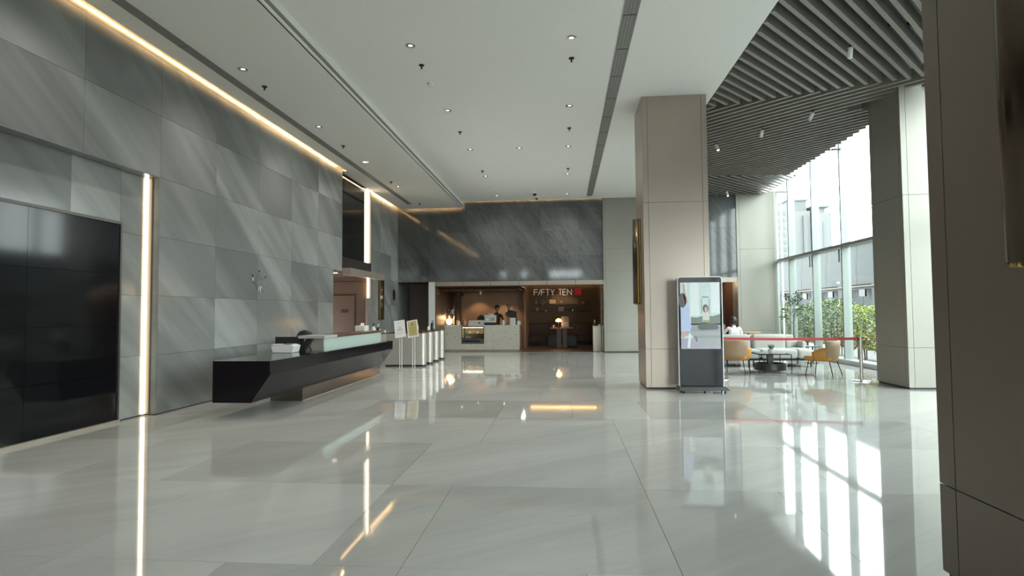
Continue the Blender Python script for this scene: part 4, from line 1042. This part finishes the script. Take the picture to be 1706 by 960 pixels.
pump_bottle((-4.22, 22.9, ZC), 'grey-blue syrup bottle on the cafe counter, behind the white sauce bottle', mat('grey_blue_bottle', (.25, .30, .34), .3), m_dark, .045, .2)
pump_bottle((-3.98, 22.95, ZC), 'dark syrup bottle with pink pump on the cafe counter', m_brown, m_pink, .04, .22)
pump_bottle((-3.88, 22.72, ZC), 'pink capped squeeze bottle on the cafe counter above the pastry case edge', mat('squeeze_pink', (.70, .40, .26), .4), m_pink, .05, .19)
t = thing('stone_tray_unit', (-3.42, 22.68, .90), 'speckled grey box standing on top of the pastry display', 'box')
bx(-.31, .31, -.06, .10, 0, .245).build('body', m_terr, t, bevel=.006); MB().lathe((0, 0, 0), [(.035, 0), (.035, .01)], 14).build('round_badge', m_dark, t); t.children[-1].rotation_euler = (math.pi / 2, 0, 0); t.children[-1].location = (.12, -.06, .14)
t = thing('backpack', (-3.29, 23.0, ZC), 'rounded black bag behind the speckled box on the cafe counter', 'bag')
MB().ball((0, 0, .20), .16, .10, .20, 16, 10).build('bag_body', m_dark, t, smooth=True); MB().tube([(-.05, 0, .38), (0, 0, .42), (.05, 0, .38)], .01, 6).build('handle', m_dark, t)
t = thing('coffee_machine', (-2.875, 22.72, ZC), 'white boxy machine with round gauge on a navy base on the cafe counter', 'machine')
bx(-.225, .225, -.12, .16, 0, .10).build('base', mat('navy', (.02, .025, .05), .4), t); bx(-.225, .225, -.12, .16, .10, .40).build('body', m_white, t, bevel=.01)
o = MB().lathe((0, 0, 0), [(.10, 0), (.10, .008), (.08, .008), (.08, 0)], 24, cap=False).build('gauge_ring', m_inkg, t); o.location = (-.11, -.12, .22); o.rotation_euler = (math.pi / 2, 0, 0)
o = MB().lathe((0, 0, 0), [(.05, 0), (.02, .012)], 20).build('gauge_hub', m_paper, t); o.location = (-.11, -.121, .22); o.rotation_euler = (math.pi / 2, 0, 0)
MB().box(-.112, -.108, -.124, -.12, .32, .39).box(-.21, -.01, -.124, -.12, .30, .305).build('trim_line', m_inkg, t); bx(.02, .19, -.123, -.12, .16, .30).build('printed_panel', mat('olive_print', (.42, .42, .28), .5), t)
for dx in (-.05, .03, .1): MB().lathe((dx, 0.0, .40), [(.03, 0), (.036, .05), (.028, .05)], 12).build('cup_on_top', m_paper, t)
t = thing('coffee_grinder', (-2.05, 22.85, ZC), 'black coffee grinder with clear hopper on the cafe counter', 'grinder')
bx(-.02, .22, -.10, .12, 0, .32).build('body', m_dark, t, bevel=.02); MB().prism([(-.24, .40), (-.10, .30), (.20, .30), (.20, .52), (-.02, .58), (-.22, .48)], 'y', -.11, .12).build('head', m_dark, t, bevel=.02)
MB().lathe((-.10, 0, .58), [(.03, 0), (.10, .20), (.095, .20)], 18, cap=False).build('hopper', m_clear_h if 'm_clear_h' in globals() else glass('hopper_glass', (.75, .68, .6)), t); MB().lathe((-.10, 0, .78), [(.105, 0), (.105, .03)], 18).build('hopper_lid', m_dkbrown, t)
MB().cyl((-.10, 0, .52), (-.10, 0, .60), .045).build('collar', m_dark, t); MB().tube([(-.2, -.02, .42), (-.2, -.05, .30), (-.16, -.06, .28)], .012, 6).build('spout', m_chrome, t); MB().cyl((-.14, -.02, 0), (-.14, -.02, .3), .012).build('rod', m_chrome, t); MB().ball((-.2, -.1, .56), .03).build('knob', m_paper, t)
t = thing('menu_card', (-1.975, 22.62, ZC), 'white menu card standing in front of the coffee grinder', 'card'); bx(-.105, .105, -.005, .005, 0, .28).build('card', m_paper, t); bx(-.12, .12, -.04, .04, 0, .012).build('foot', m_white, t)
mb = MB()
for k in range(6): mb.box(-.08, .07 - .02 * (k % 3), -.008, -.005, .22 - k * .03, .226 - k * .03)
mb.build('text_print', m_inkg, t, kind='stuff')
t = thing('flower_vase', (-1.90, 23.08, ZC), 'bunch of yellow flowers in a dark vase beside the grinder', 'flowers')
MB().lathe((0, 0, 0), [(.04, 0), (.055, .1), (.03, .3), (.035, .34)], 14).build('vase', m_dark, t, smooth=True); R = random.Random(2); m_yel = mat('yellow_petal', (.72, .48, .06), .5, grain=(30, .2))
for k in range(14):
    a = k * 2.4; r_ = .10 * math.sqrt((k + .5) / 14); e = (r_ * math.cos(a), r_ * math.sin(a), .60 + .09 * math.sin(k * 1.7))
    s_ = MB().tube([(0, 0, .33), e], .004, 5).build('stem', m_leaf, t)
    mb = MB()
    for q in range(6):
        b_ = q * 1.047; mb.poly([e, (e[0] + .03 * math.cos(b_ - .4), e[1] + .03 * math.sin(b_ - .4), e[2] + .012), (e[0] + .045 * math.cos(b_), e[1] + .045 * math.sin(b_), e[2] + .005), (e[0] + .03 * math.cos(b_ + .4), e[1] + .03 * math.sin(b_ + .4), e[2] + .012)])
    mb.ball(e, .018, nu=8, nv=5); mb.build('blossom', m_yel, t)
t = thing('cream_jug', (-2.36, 22.72, ZC), 'white jug on the cafe counter beside the barista', 'jug'); MB().lathe((0, 0, 0), [(.04, 0), (.055, .06), (.04, .13), (.045, .2)], 14).build('body', m_white, t, smooth=True); MB().tube([(.045, 0, .16), (.09, 0, .12), (.05, 0, .05)], .008, 6).build('handle', m_white, t)
t = thing('napkin_holder', (-1.75, 22.8, ZC), 'white napkin holder at the end of the cafe counter', 'holder'); bx(-.08, .06, -.06, .06, 0, .14).build('case', m_white, t, bevel=.006); bx(-.06, .04, -.05, .05, .14, .16).build('napkins', m_paper, t)

# ------------------------------------------------------------------ cafe sign, shelves and their things
m_neon = mat('sign_letter', (.72, .70, .64), .35, emit=(.9, .86, .75), estr=.12); m_redsign = mat('red_sign', (.45, .03, .05), .4, emit=(.6, .02, .04), estr=.10); m_pinks = mat('pink_line', (.75, .35, .38), .4)
sg = thing('cafe_sign', (-1.30, 25.88, 2.20), 'white letters of the cafe sign with a red emblem at its end', 'sign')
def stroke(pts, r=.016): return MB().tube([(x, 0, z) for x, z in pts], r, 6)
H = .255
def letter(ch, x, w):
    P = {'F': [[(0, 0), (0, H), (w, H)], [(0, H * .52), (w * .85, H * .52)]], '/': [[(0, 0), (w, H)]], 'T': [[(0, H), (w, H)], [(w / 2, H), (w / 2, 0)]],
         'Y': [[(0, H), (w / 2, H * .5), (w, H)], [(w / 2, H * .5), (w / 2, 0)]], 'E': [[(w, H), (0, H), (0, 0), (w, 0)], [(0, H * .52), (w * .85, H * .52)]], 'N': [[(0, 0), (0, H), (w, 0), (w, H)]]}[ch]
    mb = MB()
    for st_ in P:
        for a, b in zip(st_, st_[1:]): mb.tube([(x + a[0], 0, a[1]), (x + b[0], 0, b[1])], .016, 6)
    return mb.build('letter', m_neon, sg)
for ch, x, w in (('F', 0.0, .155), ('/', .185, .105), ('F', .325, .155), ('T', .53, .155), ('Y', .74, .165), ('T', 1.09, .145), ('E', 1.275, .14), ('N', 1.475, .19)): letter(ch, x, w)
for z in (.06, .225): bx(0, 2.0, .02, .035, z - .012, z + .012).build('rail', m_dkmetal, sg)
bx(1.80, 2.10, .0, .03, -.01, .28).build('emblem_plate', m_redsign, sg, bevel=.012)
mb = MB()
for k in range(7):
    a = k * .897; mb.tube([(1.955 + .03 * math.cos(a), -.006, .125 + .03 * math.sin(a)), (1.955 + .10 * math.cos(a + .5), -.006, .125 + .10 * math.sin(a + .5))], .007, 5)
mb.build('emblem_rays', m_pinks, sg)
for z, lab in ((1.765, 'upper long dark shelf on the cafe end wall'), (1.45, 'lower long dark shelf on the cafe end wall')):
    t = thing('wall_shelf', (-.08, 25.86, z), lab, 'shelf', 'dark shelves on the cafe end wall'); bx(-1.24, 1.24, -.13, .14, 0, .03).build('board', m_dkbrown, t)
    for dx in (-.9, 0, .9): bx(dx - .01, dx + .01, -.02, .14, -.05, 0).build('bracket', m_dkmetal, t)
ZA, ZB = 1.795, 1.48
t = thing('bud_vase', (-1.21, 25.8, ZA), 'thin pale bud vase at the end of the upper cafe shelf', 'vase'); MB().lathe((0, 0, 0), [(.025, 0), (.012, .03), (.010, .10), (.022, .15)], 10).build('vase', m_white, t, smooth=True); MB().tube([(0, 0, .14), (.01, 0, .18)], .003, 5).build('twig', m_bark, t)
t = thing('sculpture', (-.92, 25.8, ZA), 'pale open loop sculpture on the upper cafe shelf', 'ornament'); MB().tube([(0, 0, .01), (.09, 0, .08), (.04, 0, .16), (0, 0, .20), (-.04, 0, .16), (-.10, 0, .08), (0, 0, .01)], .014, 8).build('loop', m_beige2, t, smooth=True); bx(-.05, .05, -.02, .02, 0, .01).build('base', m_white, t)
t = thing('picture_frame', (-.48, 25.85, ZA), 'framed cream certificate standing on the upper cafe shelf', 'frame'); bx(-.17, .17, -.01, .01, 0, .24).build('frame', m_dkbrown, t); bx(-.145, .145, -.014, -.01, .025, .215).build('sheet', mat('cream_sheet', (.68, .56, .38), .6), t)
t = thing('figurine', (-.10, 25.8, ZA), 'small pale figurine near the middle of the upper cafe shelf', 'ornament'); MB().lathe((0, 0, 0), [(.035, 0), (.05, .03), (.03, .07)], 12).build('body', m_white, t, smooth=True); MB().ball((0, 0, .10), .034).build('head', m_paper, t, smooth=True)
t = thing('trinket', (.88, 25.8, ZA), 'small cream bowl ornament at the far end of the upper cafe shelf', 'ornament'); MB().lathe((0, 0, 0), [(.03, 0), (.06, .04), (.05, .06)], 12).build('bowl', m_white, t, smooth=True); MB().ball((.0, 0, .07), .03).build('fill', mat('cream_fill', (.7, .62, .45), .6), t)
t = thing('yellow_box', (-1.17, 25.8, ZB), 'small yellow-green box on the lower cafe shelf', 'box'); bx(-.06, .06, -.03, .03, 0, .16).build('carton', mat('olive_yellow', (.40, .34, .05), .5), t); bx(-.05, .05, -.031, -.03, .09, .13).build('label_patch', m_gold, t)
t = thing('small_cup', (-.78, 25.8, ZB), 'small pale cup lying low on the lower cafe shelf', 'cup'); MB().lathe((0, 0, 0), [(.025, 0), (.045, .05)], 12).build('cup', m_paper, t, smooth=True); MB().tube([(.04, 0, .04), (.06, 0, .025), (.035, 0, .01)], .005, 5).build('handle', m_paper, t)
t = thing('picture_frame', (-.10, 25.85, ZB), 'pale photo frame in the middle of the lower cafe shelf', 'frame'); bx(-.13, .13, -.01, .01, 0, .21).build('frame', m_beige2, t); bx(-.115, .115, -.013, -.01, .015, .195).build('sheet', mat('pinkish_sheet', (.58, .48, .42), .6), t)
t = thing('figurine', (.41, 25.8, ZB), 'tiny pale figurine on the lower cafe shelf', 'ornament'); MB().lathe((0, 0, 0), [(.025, 0), (.03, .02), (.015, .05)], 10).build('body', m_white, t); MB().ball((0, 0, .065), .02).build('head', m_white, t)

# ------------------------------------------------------------------ cafe table and chairs
t = thing('dining_table', (-.08, 23.95, 0), 'small brown cafe table on two slab legs with a lit lamp on top', 'table')
bx(-.47, .47, -.35, .35, .76, .805).build('tabletop', mat('table_wood', (.26, .16, .10), .35, grain=(8, .15)), t, bevel=.004)
for a, b in ((-.21, -.03), (.03, .21)): bx(a, b, -.25, .25, 0, .76).build('leg', MATS['mauve_brown_wall'], t)
bx(-.03, .03, -.22, .22, .05, .12).build('stretcher', m_dark, t)
def bchair(x, y, rz, lab):
    t = thing('dining_chair', (x, y, 0), lab, 'chair', 'black cafe chairs', rz)
    bx(-.20, .20, -.20, .20, .44, .475).build('seat', m_dark, t, bevel=.01)
    for sx in (-1, 1):
        MB().tube([(sx * .18, .18, .44), (sx * .20, .21, 0)], .015, 6).build('leg', m_dark, t); MB().tube([(sx * .18, -.18, .82), (sx * .18, -.18, .44), (sx * .20, -.21, 0)], .015, 6).build('leg', m_dark, t)
    bx(-.20, .20, -.205, -.17, .46, .83).build('backrest', m_dark, t, bevel=.008)
    for sx in (-1, 1): bx(sx * .19 - .012, sx * .19 + .012, -.18, .18, .06, .44).build('side_panel', m_dark, t, bevel=.004); bx(sx * .19 - .012, sx * .19 + .012, -.18, .10, .62, .66).build('armrest', m_dark, t, bevel=.004)
bchair(-.45, 23.95, -math.pi / 2, 'black cafe chair on the counter side of the small table'); bchair(.33, 23.95, math.pi / 2, 'black cafe chair on the white plinth side of the small table')
t = thing('table_lamp', (-.21, 23.82, .805), 'glowing mushroom table lamp on the small cafe table', 'lamp')
MB().lathe((0, 0, 0), [(.07, 0), (.07, .015), (.015, .025), (.012, .25)], 16).build('stem', m_bronze, t, smooth=True); MB().lathe((0, 0, .25), [(.11, 0), (.115, .05), (.08, .10), (.02, .125)], 20).build('lamp_shade', mat('lamp_glow', (1, .75, .35), .5, emit=(1, .52, .13), estr=6), t, smooth=True)
lamp_light(t, (0, -.02, .22), 3, (1, .55, .2), .05)
t = thing('table_notice', (.06, 23.86, .805), 'grey printed card standing on the small cafe table beside the lamp', 'sign'); bx(-.155, .155, -.004, .004, 0, .46).build('sheet', mat('grey_print', (.30, .27, .26), .4), t)
mb = MB(); mb.lathe((0, 0, 0), [(.001, 0), (.002, .001)], 6)
for q in range(9): a = q * .698; mb.box(.05 + .06 * math.cos(a) - .012, .05 + .06 * math.cos(a) + .012, -.007, -.004, .15 + .06 * math.sin(a) - .012, .15 + .06 * math.sin(a) + .012)
mb.build('flower_print', m_paper, t, kind='stuff')
t = thing('small_cup', (-.42, 23.8, .805), 'small pale cup on the small cafe table', 'cup'); MB().lathe((0, 0, 0), [(.03, 0), (.045, .10)], 12).build('cup', m_paper, t, smooth=True); MB().lathe((0, 0, .10), [(.047, 0), (.047, .008)], 12).build('lid', m_white, t)
# white plinth at the cafe entrance
t = thing('display_plinth', (1.25, 21.5, 0), 'white display plinth at the cafe entrance beside the beige pier', 'plinth'); bx(-.19, .19, -.19, .19, .0, .91).build('body', mat('cream_white', (.70, .69, .60), .5), t, bevel=.02, segs=3); bx(-.195, .195, -.195, .195, .91, .93).build('top', MATS['cream_white'], t)
t = thing('reed_diffuser', (1.13, 21.45, .93), 'dark glass bottle with an amber cap on the white plinth', 'bottle'); MB().lathe((0, 0, 0), [(.05, 0), (.055, .08), (.03, .11)], 12).build('body', m_dark, t, smooth=True); MB().lathe((0, 0, .11), [(.03, 0), (.035, .10)], 12).build('cap', mat('amber', (.50, .28, .08), .3), t)
t = thing('small_bowl', (1.31, 21.45, .93), 'white bowl on the white plinth', 'bowl'); MB().lathe((0, 0, 0), [(.03, 0), (.06, .05), (.055, .05), (.02, .015)], 14).build('bowl', m_white, t, smooth=True); MB().ball((0, 0, .05), .04, .04, .03).build('filling', m_dark, t)
t = thing('twig_vase', (1.26, 21.58, .93), 'slim dark vase with bare twigs on the white plinth', 'vase'); MB().lathe((0, 0, 0), [(.03, 0), (.04, .05), (.02, .12)], 12).build('vase', m_dark, t, smooth=True)
for k in range(4): MB().tube([(0, 0, .1), (.02 * (k - 1.5), 0.01 * k, .30), (.045 * (k - 1.5), 0, .46 + .03 * k)], .004, 5).build('twig', m_bark, t)

# ------------------------------------------------------------------ people
def skin_body(name, parent, nodes, edges, root, mats, rule, extra=None, sub=2):
    """one continuous body grown over a skeleton; rule(x,y,z) picks the material slot"""
    me = bpy.data.meshes.new(name); keys = list(nodes); me.from_pydata([nodes[k][0] for k in keys], [(keys.index(a), keys.index(b)) for a, b in edges], [])
    o = bpy.data.objects.new(name, me); COL.objects.link(o)
    md = o.modifiers.new('skin', 'SKIN'); md.use_smooth_shade = True
    for i, k in enumerate(keys):
        sv = me.skin_vertices[0].data[i]; r = nodes[k][1]; sv.radius = r if isinstance(r, tuple) else (r, r); sv.use_root = (k == root)
    ss = o.modifiers.new('sub', 'SUBSURF'); ss.levels = sub; ss.render_levels = sub
    dg = bpy.context.evaluated_depsgraph_get(); dg.update()
    m2 = bpy.data.meshes.new_from_object(o.evaluated_get(dg)); m2.name = name
    o.modifiers.clear(); o.data = m2
    m2.materials.clear(); [m2.materials.append(m) for m in mats]
    for p in m2.polygons: p.use_smooth = True; p.material_index = rule(p.center)
    o.parent = parent; return o
m_skin = mat('skin', (.42, .25, .17), .5, grain=(20, .06)); m_hair = mat('black_hair', (.012, .010, .010), .5, grain=(60, .3)); m_shirtb = mat('black_shirt', (.016, .015, .018), .7); m_apron = mat('grey_shirt', (.09, .08, .075), .7)
def fingers(nodes, edges, hand, d, side, pre, curl=(0, 0, -1)):
    """four unequal fingers and a thumb from a palm joint"""
    d = Vector(d).normalized(); s_ = Vector(side).normalized(); c = Vector(curl).normalized(); h = Vector(hand)
    for k, (o_, l) in enumerate(((-.030, .066), (-.010, .078), (.010, .074), (.030, .058))):
        a = h + d * .045 + s_ * o_; b = a + d * l * .55 + c * l * .12; e = b + d * l * .35 + c * l * .35
        for q, (n_, p) in enumerate((('a', a), ('b', b), ('c', e))): nodes[f'{pre}{k}{n_}'] = (tuple(p), .0085 - .001 * q)
        edges += [(pre, f'{pre}{k}a'), (f'{pre}{k}a', f'{pre}{k}b'), (f'{pre}{k}b', f'{pre}{k}c')]
    a = h - s_ * .035 + d * .0; b = a - s_ * .025 + d * .035
    nodes[f'{pre}ta'] = (tuple(a), .011); nodes[f'{pre}tb'] = (tuple(b), .009); edges += [(pre, f'{pre}ta'), (f'{pre}ta', f'{pre}tb')]
def head_mesh(parent, c, yaw, tilt, hair_len=0.0, s=1.0, name='head'):
    """face, ears, nose as one shape; faces local -y before yaw"""
    mb = MB()
    mb.ball((0, 0, 0), .075, .092, .112, 18, 14)
    mb.v = [(x * (1 - .22 * max(0, -z / .112)), y_ - (.010 if z < -.03 and y_ < 0 else 0), z) for x, y_, z in mb.v]
    mb.ball((0, -.095, -.012), .013, .020, .024, 8, 6)
    for sx in (-1, 1): mb.ball((sx * .076, .008, -.005), .010, .020, .030, 8, 6)
    mb.cur = 1
    for sx in (-1, 1): mb.ball((sx * .030, -.083, .012), .013, .008, .007, 8, 6)
    mb.box(-.040, -.018, -.090, -.082, .028, .034); mb.box(.018, .040, -.090, -.082, .028, .034)
    mb.cur = 2; mb.ball((0, -.086, -.055), .022, .010, .007, 8, 6)
    o = mb.build(name, [m_skin, m_hair, mat('lips', (.35, .12, .10), .5) if 'lips' not in MATS else MATS['lips']], parent, smooth=True)
    o.location = c; o.rotation_euler = (tilt, 0, yaw); o.scale = (s, s, s)
    hb = MB(); hb.ball((0, .012, .022), .086, .098, .108, 20, 14)
    # keep the cap of hair off the face
    keep = []
    for f, mi in zip(hb.f, hb.mi):
        cz = sum(hb.v[i][2] for i in f) / len(f); cyv = sum(hb.v[i][1] for i in f) / len(f)
        if cz > .055 or cyv > -.01 and cz > -.06 - hair_len: keep.append(f)
    hb.f = keep; hb.mi = [0] * len(keep)
    R_ = random.Random(4)
    hb.v = [(x * (1 + R_.uniform(-.05, .07)), y_ * (1 + R_.uniform(-.05, .07)), z * (1 + R_.uniform(-.05, .07))) for x, y_, z in hb.v]
    h = hb.build('hair', m_hair, o, smooth=True, solid=.012)
    return o

# barista behind the counter, turned towards the grinder, looking down
pb = thing('person', (-2.70, 23.45, 0), 'barista in black clothes with dark tied hair behind the cafe counter', 'person')
nd = {'pel': ((0, 0, .93), (.15, .10)), 'wst': ((0, 0, 1.08), (.125, .09)), 'chs': ((0, -.01, 1.27), (.15, .095)), 'nkb': ((0, 0, 1.41), (.06, .055)), 'nk': ((.01, -.03, 1.50), (.048, .048)), 'hd': ((.02, -.04, 1.56), (.05, .05)),
      'sl': ((-.17, 0, 1.37), .055), 'el': ((-.25, -.10, 1.12), .042), 'wl': ((-.14, -.33, 1.07), .028), 'hl': ((-.11, -.40, 1.06), (.034, .018)),
      'sr': ((.17, 0, 1.37), .055), 'er': ((.27, -.10, 1.13), .042), 'wr': ((.27, -.36, 1.08), .028), 'hr': ((.27, -.43, 1.06), (.034, .018)),
      'kl': ((-.10, -.01, .50), .065), 'al': ((-.10, .02, .10), .045), 'tl': ((-.10, -.14, .035), .035), 'kr': ((.10, -.01, .50), .065), 'ar': ((.10, .02, .10), .045), 'tr': ((.10, -.14, .035), .035)}
ed = [('pel', 'wst'), ('wst', 'chs'), ('chs', 'nkb'), ('nkb', 'nk'), ('nk', 'hd'), ('chs', 'sl'), ('sl', 'el'), ('el', 'wl'), ('wl', 'hl'), ('chs', 'sr'), ('sr', 'er'), ('er', 'wr'), ('wr', 'hr'), ('pel', 'kl'), ('kl', 'al'), ('al', 'tl'), ('pel', 'kr'), ('kr', 'ar'), ('ar', 'tr')]
fingers(nd, ed, nd['hl'][0], (.35, -.93, -.1), (-.93, -.35, 0), 'hl'); fingers(nd, ed, nd['hr'][0], (0, -1, -.15), (1, 0, 0), 'hr')
def rule_b(c):
    if c.z > 1.47: return 1
    if c.y < -.27 and c.z > .9: return 1
    return 2 if (1.0 < c.z < 1.36 and abs(c.x) < .10 and c.y < -.05) else 0
skin_body('body', pb, nd, ed, 'pel', [m_shirtb, m_skin, m_apron], rule_b, sub=2)
hm = head_mesh(pb, (.03, -.05, 1.62), math.radians(50), math.radians(14), .02, 1.0)
MB().ball((0, .105, .05), .045, .045, .05).build('hair_bun', m_hair, hm, smooth=True)

# lounge guest seated with their back to the hall
pg = thing('person', (5.25, 18.5, 0), 'seated guest seen from behind with short black hair and a white patterned shirt', 'person')
m_shirtw = bpy.data.materials.new('white_patterned_shirt'); m_shirtw.use_nodes = True
nt = m_shirtw.node_tree; b_ = nt.nodes['Principled BSDF']; b_.inputs['Roughness'].default_value = .8; g_ = nt.nodes.new('ShaderNodeNewGeometry'); v_ = nt.nodes.new('ShaderNodeTexVoronoi'); v_.inputs['Scale'].default_value = 28
r_ = nt.nodes.new('ShaderNodeValToRGB'); r_.color_ramp.elements[0].color = (.40, .33, .32, 1); r_.color_ramp.elements[0].position = .15; r_.color_ramp.elements[1].color = (.80, .78, .76, 1); r_.color_ramp.elements[1].position = .3
nt.links.new(g_.outputs['Position'], v_.inputs['Vector']); nt.links.new(v_.outputs['Distance'], r_.inputs[0]); nt.links.new(r_.outputs[0], b_.inputs['Base Color'])
m_trous = mat('dark_trousers', (.03, .03, .04), .8)
nd = {'pel': ((0, 0, .50), (.17, .12)), 'wst': ((0, .01, .64), (.15, .11)), 'chs': ((0, .04, .82), (.17, .11)), 'nkb': ((0, .08, .95), (.06, .055)), 'nk': ((0, .10, 1.01), (.05, .05)), 'hd': ((0, .12, 1.05), (.05, .05)),
      'sl': ((-.18, .05, .91), .06), 'el': ((-.27, .16, .74), .045), 'wl': ((-.23, .38, .84), .028), 'hl': ((-.20, .40, .91), (.034, .02)),
      'sr': ((.18, .05, .91), .06), 'er': ((.26, .14, .70), .045), 'wr': ((.16, .38, .74), .028), 'hr': ((.12, .44, .75), (.034, .02)),
      'kl': ((-.13, .42, .48), .072), 'al': ((-.13, .40, .09), .045), 'tl': ((-.13, .54, .035), .035), 'kr': ((.13, .42, .48), .072), 'ar': ((.13, .40, .09), .045), 'tr': ((.13, .54, .035), .035)}
ed = [('pel', 'wst'), ('wst', 'chs'), ('chs', 'nkb'), ('nkb', 'nk'), ('nk', 'hd'), ('chs', 'sl'), ('sl', 'el'), ('el', 'wl'), ('wl', 'hl'), ('chs', 'sr'), ('sr', 'er'), ('er', 'wr'), ('wr', 'hr'), ('pel', 'kl'), ('kl', 'al'), ('al', 'tl'), ('pel', 'kr'), ('kr', 'ar'), ('ar', 'tr')]
fingers(nd, ed, nd['hl'][0], (.1, .3, .9), (1, 0, 0), 'hl', (0, 1, 0)); fingers(nd, ed, nd['hr'][0], (-.4, .9, 0), (.9, .4, 0), 'hr')
def rule_g(c):
    if c.z > .975 and abs(c.x) < .1: return 1
    if c.y > .24 and c.z > .60: return 1
    if c.z < .56 : return 2 if c.z > .07 else 3
    return 0
skin_body('body', pg, nd, ed, 'pel', [m_shirtw, m_skin, m_trous, m_dark], rule_g, sub=2)
head_mesh(pg, (0, .14, 1.10), math.pi + .15, math.radians(10), .03, 1.22)
t = thing('stool', (5.25, 18.5, 0), 'round dark stool under the seated guest beyond the sofa', 'stool'); MB().lathe((0, 0, .34), [(.2, 0), (.2, .04)], 20).build('seat', m_dark, t)
for k in range(4): a = k * 1.5708 + .785; MB().tube([(.15 * math.cos(a), .15 * math.sin(a), .34), (.19 * math.cos(a), .19 * math.sin(a), 0)], .012, 6).build('leg', m_dkmetal, t)
